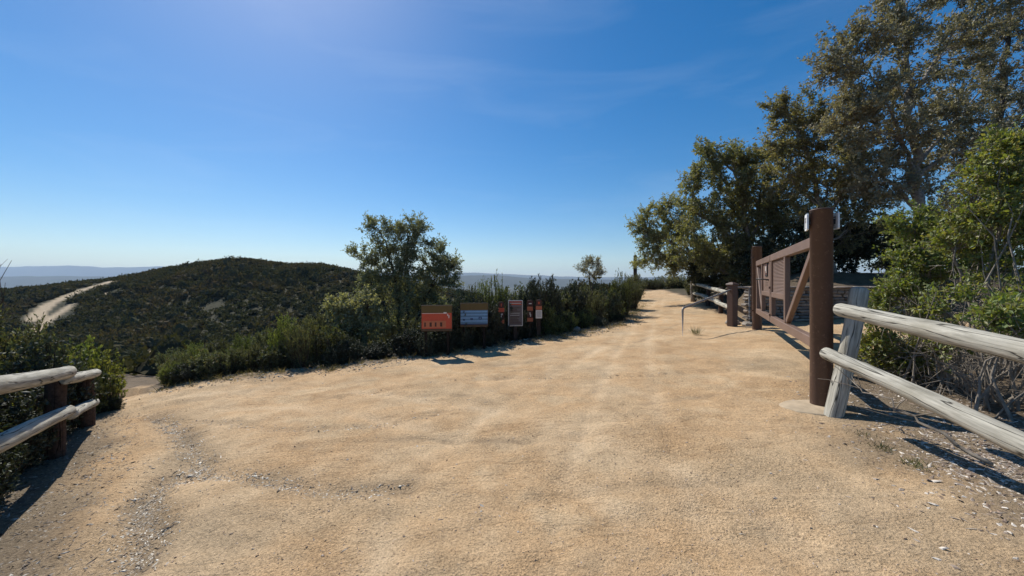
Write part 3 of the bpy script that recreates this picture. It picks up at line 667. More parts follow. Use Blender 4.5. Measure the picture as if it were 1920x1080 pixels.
# beside / behind the signs
LS = {'feather': ('chaparral_bush', 'dark feathery chaparral bush in the dense bank behind the signs'),
      'feather_y': ('chaparral_bush', 'yellow-green feathery bush in the dense bank behind the signs'),
      'dark': ('lemonade_berry', 'near-black broadleaf bush in the dense bank behind the signs'),
      'broad': ('broadleaf_bush', 'yellow-green broadleaf bush in the dense bank behind the signs'),
      'broad_d': ('broadleaf_bush', 'dull green broadleaf bush in the dense bank behind the signs')}
for kind, px, Y, top, w in [('dark',860,9.7,560,80),('dark',820,9.55,590,80),('dark',770,9.3,610,80),('dark',905,10.2,548,80),('dark',950,10.9,552,80),('feather_y',930,11.6,514,62),('feather_y',905,12.0,522,50),
        ('dark',1000,11.6,516,62),('dark',1030,12.0,524,60),('broad_d',965,12.4,530,70),('broad',1020,11.6,556,50),('broad_d',1050,12.6,540,70),('dark',1075,13.2,522,70),('feather',1110,13.6,545,64),
        ('feather_y',1095,12.7,575,50),('feather_y',1060,12.0,580,56),('broad',1040,11.5,590,50),('broad_d',1140,14.2,540,60),('feather_y',1165,15.5,508,52),('feather_y',1150,14.6,560,50),('feather',1180,17.5,522,44),
        ('dark',990,11.3,585,50),('dark',925,10.3,590,60),('feather',880,11,535,70),('feather',1000,14,530,80),('feather',1090,16,528,90),('feather',1185,22,520,50),('dark',1120,13.0,592,46),('feather',1155,14.0,590,44)]:
    n_, l_ = LS[kind]; bpx(n_, l_, kind, px, Y, top, w, l_.split(' in the')[0] + ' group')
for px, Y, top, w, lb in [(800,9.0,624,46,'low black-green bush added as dark shade under the left end of the red panel'),(838,9.25,622,44,'low black-green bush added as dark shade under the right end of the red panel'),(872,9.55,616,42,'low black-green bush added as dark shade under the left end of the blue panel'),(908,9.9,614,42,'low black-green bush added as dark shade under the right end of the blue panel')]:
    bpx('lemonade_berry', lb, 'dark', px, Y, top, w)  # bushes added to stand for the black shade beneath the panels
# bank left of the signs down to the side trail
LS2 = {'feather': ('chaparral_bush', 'dark feathery chaparral bush along the path edge left of the grey marker post'),
       'feather_y': ('chaparral_bush', 'yellow-green feathery bush along the path edge left of the grey marker post'),
       'dark': ('lemonade_berry', 'near-black broadleaf bush along the path edge left of the grey marker post'),
       'broad_d': ('broadleaf_bush', 'dull green broadleaf bush along the path edge left of the grey marker post')}
for kind, px, Y, top, w in [('dark',710,9.2,640,60),('dark',655,8.9,630,60),('broad_d',620,8.75,604,70),('feather',570,8.6,598,84),('feather_y',535,8.9,586,60),('dark',630,8.6,640,50),('broad_d',520,8.5,640,70),('feather',470,8.5,640,66),
        ('feather_y',455,9.2,624,56),('feather',430,8.25,648,70),('broad_d',390,8.0,655,70),('dark',350,7.75,676,60),('feather',340,8.0,660,60),('feather_y',325,7.7,676,50),('broad_d',322,8.7,672,44),
        ('feather',590,10.2,585,70),('feather',660,10.5,590,80),('feather',510,10.4,612,80),('feather',420,10,632,80),('feather_y',370,10.4,640,70),('broad_d',480,12,625,80),('feather',330,12,650,80),('broad_d',560,13,608,90)]:
    n_, l_ = LS2[kind]; bpx(n_, l_, kind, px, Y, top, w, l_.split(' along')[0] + ' group')
# behind the left-hand fence
for kind, px, Y, top, w, nm, lb in [('broad',186,5.9,655,84,'broadleaf_bush','yellow-green leafy bush at the end of the left log fence'),
        ('broad',140,6.0,628,100,'broadleaf_bush','taller yellow-green leafy bush rising above the end of the left log fence'),
        ('dark',208,5.95,735,46,'broadleaf_bush','small dark bush on the ground past the end of the left log fence'),
        ('feather_y',90,5.8,655,120,'chaparral_bush','feathery green bush just behind the left log fence'),
        ('feather',20,5.2,580,170,'chaparral_bush','tall dark feathery bush towering behind the left log fence'),
        ('feather',60,4.9,700,150,'chaparral_bush','dark understory bush between rails of the left log fence'),
        ('dark',-20,4.3,690,200,'broadleaf_bush','dark leafy bush close behind the lower rail of the left fence'),
        ('dark',40,4.4,770,150,'broadleaf_bush','low dark bush under the lower rail of the left fence'),
        ('feather',-110,4.6,600,200,'chaparral_bush','big dark feathery bush outside the left end of the fence view'),
        ('broad',20,4.15,745,60,'broadleaf_bush','little yellow-green sprig poking through the left fence rails'),
        ('feather_y',150,8.6,690,80,'chaparral_bush','green bush beside the side trail behind the left fence')]:
    bpx(nm, lb, kind, px, Y, top, w)
for x_, y_, w_, h_, kd, lb in [(-6.0,4.85,1.2,1.25,'dark','wide dark bush pressed against the back of the left fence'), (-5.35,3.65,1.4,1.25,'dark','dark bush filling the gap under the left fence rails'),
        (-4.75,2.75,1.4,1.3,'feather','feathery bush behind the near part of the left fence'), (-4.2,1.95,1.3,1.2,'dark','dark bush beside the first post of the left fence'), (-6.7,4.9,1.8,1.7,'feather','tall feathery bush a step behind the left fence'),
        (-5.0,3.75,.8,.72,'dark','knee-high dark bush under the rails between the left fence posts'), (-4.5,3.1,.85,.75,'dark','knee-high dark bush under the near span of the left fence'), (-4.0,2.5,.8,.7,'dark','knee-high dark bush near the first post of the left fence')]:
    bush('broadleaf_bush' if kd == 'dark' else 'chaparral_bush', lb, kd, x_, y_, w_, h_)
# crest of the path
for px, Y, top, w, lb in [(1218,31,520,50,'dark low bush at the crest of the path beside the pole'),(1270,33,514,70,'dark low bush at the crest under the lowest oak'),(1310,30,516,60,'dark low bush right of the path crest'),
                      (1190,30,512,40,'dark bush left of the crest pole'),(1345,24,512,60,'dark low bush behind the far log fence'),(1318,21.5,517,40,'small dark bush at the top end of the far log fence'),(1300,23.5,518,36,'small dark bush at the foot of the lowest oak'),(1240,40,518,60,'far dark bush just over the path crest')]:
    bpx('chaparral_bush', lb, 'feather', px, Y, top, w)

# bare dead branch at the far left
rr_ = np.random.default_rng(77); Y = 4.7; b = gp(-60, Y); W = Geo()
for tipx, tipy in ((22,488),(2,495),(6,560),(-20,470),(10,530)):
    P = curve(b, at(tipx, tipy, Y), rr_, 9, .07, .05); tube(W, P, np.linspace(.016, .002, 9), 5, False)
    for k in range(4):
        s = P[int(rr_.integers(4, 8))]; tube(W, curve(s, s+rr_.normal(size=3)*.1+[0,0,.06], rr_, 4), np.linspace(.004, .0012, 4), 4, False)
W.v = [v - b for v in W.v]; o = W.obj('dead_shrub', M_BARK_DARK); o.location = b
tag(o, 'leafless dead shrub with bare twigs above the left bushes', 'shrub')

# --- hillside and valley brush: nobody could count it
def ico():
    bm_ = __import__('bmesh').new(); __import__('bmesh').ops.create_icosphere(bm_, subdivisions=2, radius=1)
    v = np.array([x.co[:] for x in bm_.verts]); f = np.array([[w.index for w in x.verts] for x in bm_.faces]); bm_.free(); return v, f
ICV, ICF = ico()
def scatter_brush(name, label, x0, x1, y0, y1, step, wr, ncard, pxr, seed, csz, core=True):
    rg = np.random.default_rng(seed); g = Geo()
    xs, ys = np.meshgrid(np.arange(x0, x1, step), np.arange(y0, y1, step)); xs = (xs+rg.uniform(-.5, .5, xs.shape)*step).ravel(); ys = (ys+rg.uniform(-.5, .5, ys.shape)*step).ravel()
    px = CX+F*xs/ys; ok = (px > pxr[0]) & (px < pxr[1]); ok &= ~inside(xs, ys, DIRT) & (dist_poly(xs, ys, DIRT, True) > 1.5)
    for P, w in TRAILS: ok &= (dist_poly(xs, ys, P) > w + 1.0) & (dist_poly(xs*(1+2/ys), ys+2, P) > w+.8) & (dist_poly(xs*(1+4.2/ys), ys+4.2, P) > w+.6) & (dist_poly(xs*(1+6.5/ys), ys+6.5, P) > w+.2)
    for (bx, by), a, b_ in BARE: ok &= np.hypot((xs-bx)/(a*.7+.6), (ys-by)/(b_*1.3+1.2)) > 1
    if x0 < -2: ok &= ~((ys > 135) & (xs > 20))
    ok &= rg.random(len(xs)) < .97 + .4*fbm(xs*.06, ys*.06, 3)
    xs, ys = xs[ok], ys[ok]; zs = terrain(xs, ys, False)
    hs = np.clip(.70 + .5*fbm(xs*.09+5, ys*.09, 3), .4, 1.1)*(1-.4*smooth(110, 124, ys))
    for x, y, z, hh in zip(xs, ys, zs, hs):
        w = rg.uniform(*wr)*.5*(.6+.5*hh); h = w*rg.uniform(.75, 1.35)*hh*1.25
        v = ICV*(1+rg.normal(0, .22, (len(ICV), 1)))*[w, w, h]; v[:, 2] = np.maximum(v[:, 2], -.3*h); v *= .62
        if core: g.add(v + [x, y, z+.15*h], None, ICF)
        u = unit(rg.normal(size=(ncard, 3))); u[:, 2] = abs(u[:, 2])*1.1-.12
        lump = 1 + .22*np.sin(u[:, 0]*5+x)*np.cos(u[:, 1]*5+y)
        p = u*[w, w, h]*(rg.uniform(.45, 1.0, ncard)**.5*lump)[:, None] + [x, y, z+.12*h]
        d = unit(u*.45 + rg.normal(size=u.shape)*.55 + [0, 0, .55]); s = csz*rg.uniform(.5, 1.5, ncard)
        leaves(g, p, d, s, s*.5, rg)
    o = g.obj(name, M_HILL); tag(o, label, 'brush', None, 'stuff'); return o
scatter_brush('hillside_brush', 'dense dark chaparral covering the rounded hill and its ridge', -235, 60, 60, 142, 2.0, (1.6, 3.8), 44, (-80, 900), 1, .52)
scatter_brush('valley_brush', 'green chaparral filling the valley below the path', -75, 30, 14, 60, 1.6, (1.2, 2.6), 85, (-60, 1150), 2, .28)

# ------------------------------------------------------------------ gate
def xy(t): return np.array([3.58+2.92*t, 4.45+5.75*t])
GD = unit(np.array([2.92, 5.75])); GA = math.atan2(GD[1], GD[0]); GLEN = math.hypot(2.92, 5.75)
GM = Matrix.Rotation(GA, 4, 'Z')
def pipe_post(name, label, xyp, top, r):
    z0 = groundz(*xyp); o = empty(name, (xyp[0], xyp[1], z0)); g = Geo(); H = top - z0
    lathe(g, (0, 0, 0), [(r, -.3), (r, H-.02), (r+.004, H-.018), (r+.004, H-.004), (r-.004, H), (.001, H+.006)], 40); g.obj('pipe', M_BROWN, o, True)
    for p in o.children[0].data.polygons: p.use_smooth = abs(p.normal.z) < .5
    return tag(o, label, 'gate post', None)
GP1 = pipe_post('gate_post', 'thick brown steel gate post with white plates near its top', xy(0), 2.45, .108)
GP2 = pipe_post('gate_post', 'brown steel post holding the far leaf of the gate', xy(1.0), 2.56, .112)
# white plates strapped to the near post
def plate(label, px, ang, parent_xy, r_):
    c = np.array([parent_xy[0], parent_xy[1], 2.305]); d = np.array([math.cos(ang), math.sin(ang), 0])
    o = empty('marker_plate', c + d*(r_+.028), ang); g = Geo()
    # rounded rectangle plate, thin along local x
    pr = []
    w, h, rr2 = .075, .095, .02
    for cx_, cy_, a0 in ((w-rr2, h-rr2, 0), (-w+rr2, h-rr2, 90), (-w+rr2, -h+rr2, 180), (w-rr2, -h+rr2, 270)):
        for s in range(6): a = R(a0+s*18); pr.append((cx_+rr2*math.cos(a), cy_+rr2*math.sin(a)))
    n = len(pr); V = [[x, p[0], p[1]] for x in (-.009, .009) for p in pr] + [[-.009, 0, 0], [.009, 0, 0]]
    q = [[i, (i+1) % n, n+(i+1) % n, n+i] for i in range(n)]; t = [[2*n, (i+1) % n, i] for i in range(n)] + [[2*n+1, n+i, n+(i+1) % n] for i in range(n)]
    g.add(V, q, t); g.obj('plate', M_WHITE, o)
    p = Geo()
    for yy, zz, ww, hh in ((0, .045, .07, .02), (-.012, .012, .045, .035), (.02, .012, .012, .03), (0, -.035, .016, .05), (.0, -.07, .06, .006)):
        box(p, (.0105, yy, zz), (.002, ww, hh)); box(p, (-.0105, yy, zz), (.002, ww, hh))
    p.obj('printed_symbol', M_SGN_GREY, o)
    b_ = Geo(); bbox(b_, (-.018, 0, -.005), (.05, .06, .055), .006); b_.obj('bracket', M_BLACK, o)
    tag(o, label, 'plate', 'white plates on the gate post')
plate('white rounded plate with dark symbol strapped on the path side of the gate post', 0, R(150), xy(0), .108)
plate('white rounded plate strapped on the shrub side of the gate post', 0, R(-12), xy(0), .108)
# two leaves
ZB, ZT = .80, 2.16
def leaf_gate(label, ta, tb, panel_first, with_sign):
    """leaf between ta and tb along the gate line; local x runs along the gate, y is thickness, z up"""
    L = (tb-ta)*GLEN; p = xy(ta) + np.array([-GD[1], GD[0]])*.0
    z0 = float(groundz(*p)); o = empty('gate_leaf', (p[0], p[1], z0), GA); zb, zt = ZB-z0, ZT-z0
    zm = 1.36-z0; xm = L*(.555 if panel_first else .56)
    bw, th = .13, .09
    def beam(nm, c, s, ang=0):
        g = Geo(); M = Matrix.Rotation(-ang, 4, 'Y') if ang else None
        bbox(g, (0, 0, 0), s, .008, M); g.v = [v + np.array(c) for v in g.v]; return g.obj(nm, M_GATE, o)
    beam('top_rail', (L/2, 0, zt-bw/2), (L, th, bw)); beam('bottom_rail', (L/2, 0, zb+bw/2), (L, th, bw))
    for x_ in (.05, L-.05): beam('stile', (x_, 0, (zb+zt)/2), (.1, th-.01, zt-zb-2*bw))
    px0, px1 = (.1, xm) if panel_first else (xm, L-.1)         # bay with the infill panel
    dx0, dx1 = (xm, L-.1) if panel_first else (.1, xm)         # bay with the diagonal brace
    beam('stile', (xm, 0, (zb+zt)/2), (.1, th-.012, zt-zb-2*bw))
    xa, xb = (px0, px1-.05) if panel_first else (px0+.05, px1)
    beam('middle_rail', ((xa+xb)/2, 0, zm), (xb-xa, th-.016, .1))
    # brace
    xa2, xb2 = (dx0+.05, dx1) if panel_first else (dx0, dx1-.05)
    za, zc = (zb+bw, zt-bw); run = xb2-xa2; rise = zc-za; ang = math.atan2(rise, run)
    if not panel_first: ang_s = math.pi-ang
    else: ang_s = ang
    beam('brace', ((xa2+xb2)/2, 0, (za+zc)/2), (math.hypot(run, rise)-.16, th-.02, .095), ang_s)
    if with_sign:
        g = Geo(); bbox(g, ((xa+xb)/2, .0, (zm+.05+zt-bw)/2), (xb-xa, .012, zt-bw-zm-.05), .002); g.obj('infill_panel', M_GATE, o)
        cx_, cz_ = (xa+xb)/2, (zm+zt)/2+.13
        for s in (1,):
            g = Geo(); box(g, (cx_, s*.016, cz_), (.36, .014, .30)); f = g.obj('notice_frame', M_BLACK, o)
            g = Geo(); box(g, (cx_, s*.0245, cz_), (.30, .003, .24)); g.obj('notice', M_SGN_BROWN, f)
            g = Geo(); box(g, (cx_-.02, s*.027, cz_+.0), (.05, .002, .16)); box(g, (cx_+.07, s*.027, cz_+.02), (.05, .002, .10)); g.obj('printed_symbol', M_SGN_CREAM, f)
            g = Geo(); [box(g, (cx_, s*.008, cz_-.24-.05*k_), (.4, .006, .012)) for k_ in range(3)]; g.obj('printed_lines', M_SGN_FRAME, o)
    else:
        n = 24; H = zt-bw-zm-.05; zz0 = zm+.05
        me = None
        for k_ in range(n):
            if me is None:
                g = Geo(); bbox(g, (0, 0, 0), (xb-xa, .012, H/n*1.02), .002, Matrix.Rotation(R(38), 4, 'X')); me = g.mesh('slat', M_GATE)
            s = link('slat', me, o); s.location = ((xa+xb)/2, 0, zz0+(k_+.5)*H/n)
    for zz in (zb+.25, zt-.25):
        g = Geo(); xh = -.0 if not panel_first else L
        cyl(g, (xh + (-.03 if not panel_first else .03), 0, zz-.07), .022, .14, 14); g.obj('hinge', M_GATE, o, True)
    return tag(o, label, 'gate', None)
leaf_near = leaf_gate('near leaf of the brown steel gate with a louvred panel and slanted brace', .028, .575, False, False)
leaf_far = leaf_gate('far leaf of the brown steel gate with a solid panel and small notice', .585, .972, True, True)
# drop rod and latch belong to the near leaf
_lz = groundz(*xy(.028)); Lx = (.573-.028)*GLEN
g = Geo(); zg = groundz(*xy(.573)) - _lz
tube(g, [[Lx, .07, zg-.02], [Lx, .07, 1.62-_lz], [Lx, .07, 1.66-_lz], [Lx+.05, .16, 1.67-_lz], [Lx+.1, .28, 1.67-_lz]], .013, 8); g.obj('drop_bolt', M_BLACK, leaf_near, True)
for zz in (.95, 1.5):
    g = Geo(); bbox(g, (Lx, .056, zz-_lz), (.05, .03, .05), .004); g.obj('bolt_guide', M_GATE, leaf_near)
# pale vertical strap on the top rail where a band wraps it, and a rod on the far post
g = Geo(); cyl(g, (-.16, -.02, .35), .009, 1.8, 8); box(g, (-.12, -.02, .5), (.1, .02, .03)); box(g, (-.12, -.02, 1.9), (.1, .02, .03)); g.obj('lock_rod', M_BROWN, GP2)
# concrete footing round the near post
fx, fy = xy(0)[0]-.14, xy(0)[1]-.04; g = Geo(); n = 40; fz = groundz(fx, fy); V = []
for rad_, dz in ((1.0, -.1), (1.0, -.004), (.9, .005), (.6, .011)):
    for i in range(n):
        a = i*2*math.pi/n; k_ = rad_*(1+.04*math.sin(3*a)+.03*math.sin(7*a+1)); u_, w_ = .31*k_*math.cos(a), .27*k_*math.sin(a)
        V.append([u_, w_, base_near(np.array(fx+u_), np.array(fy+w_)) - base_near(np.array(fx), np.array(fy)) + dz])
V.append([0, 0, .013])
g.add(V, [[k*n+i, k*n+(i+1) % n, (k+1)*n+(i+1) % n, (k+1)*n+i] for k in range(3) for i in range(n)], [[3*n+i, 3*n+(i+1) % n, 4*n] for i in range(n)])
o = g.obj('concrete_footing', M_CONC, None, True); o.location = (fx, fy, fz); tag(o, 'pale round concrete footing at the base of the near gate post', 'footing')

# ------------------------------------------------------------------ log fences
def log_mesh(L, r0, r1, m, seed, knots=True):
    rg = np.random.default_rng(seed); n, k = 20, max(10, int(L*14)); g = Geo()
    x = np.linspace(0, L, k); x = np.concatenate([[0, .012, .03], x[1:-1], [L-.03, L-.012, L]])
    th = np.arange(n)*2*np.pi/n
    off = rg.random()*50
    Rr = np.interp(x, [0, L], [r0, r1])[:, None]*(1 + .12*fbm(x[:, None]*2.4+off, np.cos(th)[None]*1.2+np.sin(th)[None]*.7+off, 3))
    Rr[0] *= .80; Rr[-1] *= .80; Rr[1] *= .93; Rr[-2] *= .93
    # one drying crack along the log
    a0 = rg.uniform(.6, 1.4); cr = np.exp(-((th[None]-(a0+.15*np.sin(x*1.3+off))[:, None])/.12)**2)*smooth(.05, .3, x)[:, None]
    Rr = Rr*(1-.2*cr)
    for _ in range(int(L*2.2)):
        kx, ka, kr = rg.uniform(.1, L-.1), rg.uniform(0, 6.28), rg.uniform(.05, .13)
        Rr = Rr*(1 + kr*np.exp(-((x[:, None]-kx)/.05)**2 - (np.angle(np.exp(1j*(th[None]-ka)))/.35)**2))
    cy, cz = .012*np.sin(x*1.7+off), .012*np.cos(x*1.3+off)
    V = np.stack([np.broadcast_to(x[:, None], Rr.shape), cy[:, None]+Rr*np.cos(th), cz[:, None]+Rr*np.sin(th)], -1).reshape(-1, 3); kk = len(x)
    q = [[i*n+j, i*n+(j+1) % n, (i+1)*n+(j+1) % n, (i+1)*n+j] for i in range(kk-1) for j in range(n)]
    V = np.concatenate([V, [[0-.004, cy[0], cz[0]], [L+.004, cy[-1], cz[-1]]]])
    t = [[kk*n, (j+1) % n, j] for j in range(n)] + [[kk*n+1, (kk-1)*n+j, (kk-1)*n+(j+1) % n] for j in range(n)]
    g.add(V, q, t); return g.mesh('rail', m, True)
def rail(parent, a, b, r0, r1, seed, m=None, name='rail'):
    a, b = Vector(a), Vector(b); d = b-a
    o = link(name, log_mesh(d.length, r0, r1, m or M_RAIL, seed), parent)
    q = d.to_track_quat('X', 'Z'); o.location = a - Vector(parent.location); o.rotation_mode = 'QUATERNION'; o.rotation_quaternion = q; return o
def log_post(parent, a, b, r_, seed, m):
    a, b = Vector(a), Vector(b); o = link('post', log_mesh((b-a).length, r_, r_*.93, m, seed), parent)
    o.location = a - Vector(parent.location); o.rotation_mode = 'QUATERNION'; o.rotation_quaternion = (b-a).to_track_quat('X', 'Z'); return o
# right fence
Y = 4.12; pb = Vector(at(1562, 775, Y)); pb.z = groundz(pb.x, pb.y)
FR = empty('log_fence', pb)
ptop = Vector(at(1611, 541, Y+.16)); log_post(FR, pb - (ptop-pb).normalized()*.3, ptop, .088, 5, M_RAIL)
rail(FR, at(1572, 582, 4.0), at(2150, 706, 1.95), .070, .082, 11)
rail(FR, at(1546, 663, 3.98), at(2120, 925, 1.95), .062, .078, 12)
pb2 = Vector((3.35, 1.75, groundz(3.35, 1.75))); log_post(FR, pb2 - Vector((0, 0, .3)), pb2 + Vector((.05, 0, 1.25)), .088, 6, M_RAIL)
tag(FR, 'weathered pale log fence with a leaning post beside the near gate post', 'fence')
# dead branch leaning on the fence foot
rr_ = np.random.default_rng(9); g = Geo(); A0 = at(1590, 708, 4.0); A1 = np.array([3.62, 2.9, groundz(3.62, 2.9)+.03])
P = curve(A1, A0, rr_, 12, .04, .05); tube(g, P, np.linspace(.016, .004, 12), 6)
for k in range(9):
    s = P[int(rr_.integers(4, 12))]; e = s + unit(rr_.normal(size=3)+np.array([-.6, .6, .4]))*rr_.uniform(.15, .45)
    tube(g, curve(s, e, rr_, 5, .15), np.linspace(.005, .0015, 5), 4, False)
g.v = [v - A1 for v in g.v]; o = g.obj('dead_branch', M_BARK_GREY, None, True); o.location = A1; tag(o, 'thin grey dead branch lying against the foot of the right log fence', 'branch')
# left fence
LP = [np.array([-2.62, 1.55]), np.array([-4.89, 4.12]), np.array([-5.70, 5.15])]
FL = empty('log_fence', (LP[1][0], LP[1][1], groundz(*LP[1])))
for k, (p, tp) in enumerate(zip(LP, (.76, .62, .40))):
    z0 = groundz(*p); log_post(FL, (p[0], p[1], z0-.3), (p[0]-.02, p[1]+.02, tp), .088, 20+k, M_POST_DARK)
rail(FL, at(-190, 752, 1.95), at(128, 697, 4.05), .074, .064, 31); rail(FL, at(128, 710, 4.0), at(178, 698, 5.2), .058, .054, 32)
rail(FL, at(-230, 930, 1.9), at(132, 772, 4.0), .07, .062, 33); rail(FL, at(133, 779, 4.0), at(178, 753, 5.15), .056, .054, 34)
tag(FL, 'sun-bleached two-rail log fence on dark posts in front of the left bushes', 'fence')
# far fence along the path
fp = [np.array([7.05, 12.2]), np.array([7.9, 14.6]), np.array([8.75, 17.2]), np.array([9.4, 19.8])]
FF = empty('log_fence', (fp[0][0], fp[0][1], groundz(*fp[0])))
for k, p in enumerate(fp):
    z0 = groundz(*p); log_post(FF, (p[0], p[1], z0-.3), (p[0]+.05, p[1], z0+1.0), .09, 40+k, M_POST_DARK)
for k in range(3):
    a, b2 = fp[k], fp[k+1]; za, zb_ = groundz(*a), groundz(*b2)
    for hh in (.42, .88): rail(FF, (a[0]-.1, a[1]-.1, za+hh), (b2[0]-.1, b2[1]+.1, zb_+hh), .075, .07, 50+k*2+int(hh > .5))
tag(FF, 'short far log fence climbing the right side of the path past the handrail', 'fence')

# capped brown bollard post and pipe handrails
p = (6.33, 11.05); z0 = groundz(*p); o = empty('bollard_post', (p[0], p[1], z0), R(20)); g = Geo(); bbox(g, (0, 0, .47), (.20, .20, 1.4), .012); g.obj('shaft', M_BROWN, o)
g = Geo(); bbox(g, (0, 0, 1.185), (.25, .25, .05), .01); box(g, (0, 0, 1.235), (.23, .23, .05), None, .35); g.obj('cap', M_BROWN, o); tag(o, 'square brown post with a flared cap beside the far gate post', 'post')
def handrail(label, pts):
    b = pts[0]; o = empty('handrail', b); P = [np.array(pts[0])-[0, 0, .1]]
    for k in range(1, len(pts)-1):
        a, c, d = map(np.array, (pts[k-1], pts[k], pts[k+1])); u, w = unit(a-c), unit(d-c)
        for t in np.linspace(0, 1, 5): P.append((1-t)**2*(c+u*.07) + 2*t*(1-t)*c + t*t*(c+w*.07))
    P.append(np.array(pts[-1])); P = [q_-np.array(b) for q_ in P]; g = Geo(); tube(g, P, .026, 12); g.obj('pipe', M_GALV, o, True)
    return tag(o, label, 'handrail')
h1 = G(1280, 631); z1 = groundz(*h1)
hr = handrail('sloping grey pipe handrail leading up to the capped brown post', [(h1[0], h1[1], z1), (h1[0], h1[1], EYE-(578-HZ)/F*h1[1]), (6.2, 11.0, 1.37), (6.26, 11.02, 1.39)])
h2 = (6.86, 11.12); z2 = groundz(*h2)
handrail('bent grey pipe rail standing between the capped post and the far gate post', [(h2[0], h2[1], z2), (h2[0], h2[1], 1.46), (6.50, 11.25, 1.46), (6.42, 11.2, 1.44)])
# pole at the crest
p = gp(1191, 33); g = Geo(); lathe(g, (0, 0, 0), [(.16, -.3), (.15, 2.4), (.14, 2.9), (.10, 2.95), (.001, 2.97)], 14); o = g.obj('wooden_pole', M_POST_DARK, None, True); o.location = p; tag(o, 'dark upright pole at the crest of the path under the lowest oak', 'pole')

# ------------------------------------------------------------------ stacked stone wall
Wa, Wb = np.array([6.95, 11.28]), np.array([12.6, 11.70]); WL = np.linalg.norm(Wb-Wa); wd = (Wb-Wa)/WL; wang = math.atan2(wd[1], wd[0])
wz = groundz(*(Wa+[.0, -.2])) - .04; WALL = empty('stone_wall', (Wa[0], Wa[1], wz), wang)
rs = random.Random(4); SM = []
for k in range(10):
    rg = np.random.default_rng(300+k); g = Geo(); v, f = ICV.copy(), ICF
    v = np.sign(v)*np.abs(v)**.45; v = v/np.abs(v).max(0)*.5; v *= 1+rg.normal(0, .05, (len(v), 1)); g.add(v, None, f); SM.append(g.mesh('stone', M_STONE[k % 4]))
z = 0.0; row = 0
while z < 1.08:
    h = rs.uniform(.05, .11); x = -rs.uniform(0, .2)
    while x < WL:
        w = rs.uniform(.16, .5); o = link('stone', rs.choice(SM), WALL); o.scale = (w*1.02, .30+rs.uniform(-.03, .03), h*1.05)
        o.location = (x+w/2, rs.uniform(-.025, .025), z+h/2+.018*x*.0); o.rotation_euler = (0, rs.uniform(-.04, .04), rs.uniform(-.05, .05) + (math.pi if rs.random() < .5 else 0)); x += w
    z += h; row += 1
x = -.1
while x < WL:
    w = rs.uniform(.4, .8); o = link('cap_stone', rs.choice(SM), WALL); o.scale = (w*1.01, .42, .075); o.location = (x+w/2, 0, z+.035); o.rotation_euler = (0, rs.uniform(-.015, .015), rs.uniform(-.03, .03)); x += w
tag(WALL, 'low dry-stacked flagstone retaining wall behind the gate', 'wall')

# ------------------------------------------------------------------ signs
M_SIGN_LEG = simple('shade_dark_leg', (.022, .016, .013), .85, .15, .3, 12)  # near black: the shade under the panels is put into the leg colour
def place(px, py_base, rz): 
    p = G(px, py_base); return p, groundz(*p)
def sign_panel(label, px, pyb, top_py, bot_py, wpx, face, extra, rz=0.0):
    (x, y), z0 = place(px, pyb, rz); s = y/F; o = empty('interpretive_panel', (x, y, z0), rz)
    zt, zb = EYE-(top_py-HZ)*s-z0, EYE-(bot_py-HZ)*s-z0; w = wpx*s; H = zt-zb
    for sx in (-1, 1):
        g = Geo(); bbox(g, (sx*w*.36, .05, zb/2-.1), (.06, .05, zb+.3), .006); g.obj('leg', M_SIGN_LEG, o)
    g = Geo(); bbox(g, (0, 0, (zt+zb)/2), (w, .035, H), .006); g.obj('board', M_SGN_FRAME, o)
    def pr(nm, m, x0, x1, v0, v1, lift=.0):     # printed area, fractions of the board from left and from the top
        g = Geo(); box(g, ((x0+x1)/2*w-w/2, -.0185-lift, zt-(v0+v1)/2*H), ((x1-x0)*w, .003, (v1-v0)*H)); g.obj(nm, m, o)
    pr('header', M_SGN_OLIVE, .015, .985, .02, .30); pr('picture', face, .015, .985, .30, .90); extra(pr); pr('footer', M_SGN_FRAME, .015, .985, .905, .99)
    return tag(o, label, 'sign')
def red_extra(pr):
    pr('illustration', M_SGN_ORANGE, .06, .8, .60, .86, .003)
    for k in range(4): pr('printed_figure', M_SGN_BROWN, .10+.17*k, .10+.17*k+.05+.02*(k % 2), .66, .82, .006)
    pr('printed_bird', M_SGN_CREAM, .72, .82, .27, .33, .005); pr('printed_bird', M_SGN_CREAM, .84, .87, .33, .41, .005); pr('printed_bird', M_SGN_CREAM, .88, .91, .39, .50, .005)
    pr('title_line', M_SGN_CREAM, .02, .72, .31, .325, .004)
def blue_extra(pr):
    for k in range(4): pr('printed_band', M_SGN_LBLUE, .02, .98, .33+.13*k, .385+.13*k, .003)
    pr('printed_figure', M_SGN_NAVY, .10, .17, .66, .73, .006); pr('printed_figure', M_SGN_NAVY, .36, .46, .63, .70, .006); pr('printed_figure', M_SGN_NAVY, .66, .77, .58, .68, .006)
    pr('printed_figure', M_SGN_LBLUE, .69, .74, .61, .65, .008); pr('printed_band', M_SGN_NAVY, .015, .985, .86, .90, .003)
sign_panel('red and orange interpretive panel with brown header board', 819, 668, 572, 621, 57, M_SGN_RED, red_extra, R(6))
sign_panel('blue interpretive panel with brown header board', 889, 657, 568, 613, 52, M_SGN_BLUE, blue_extra, R(8))
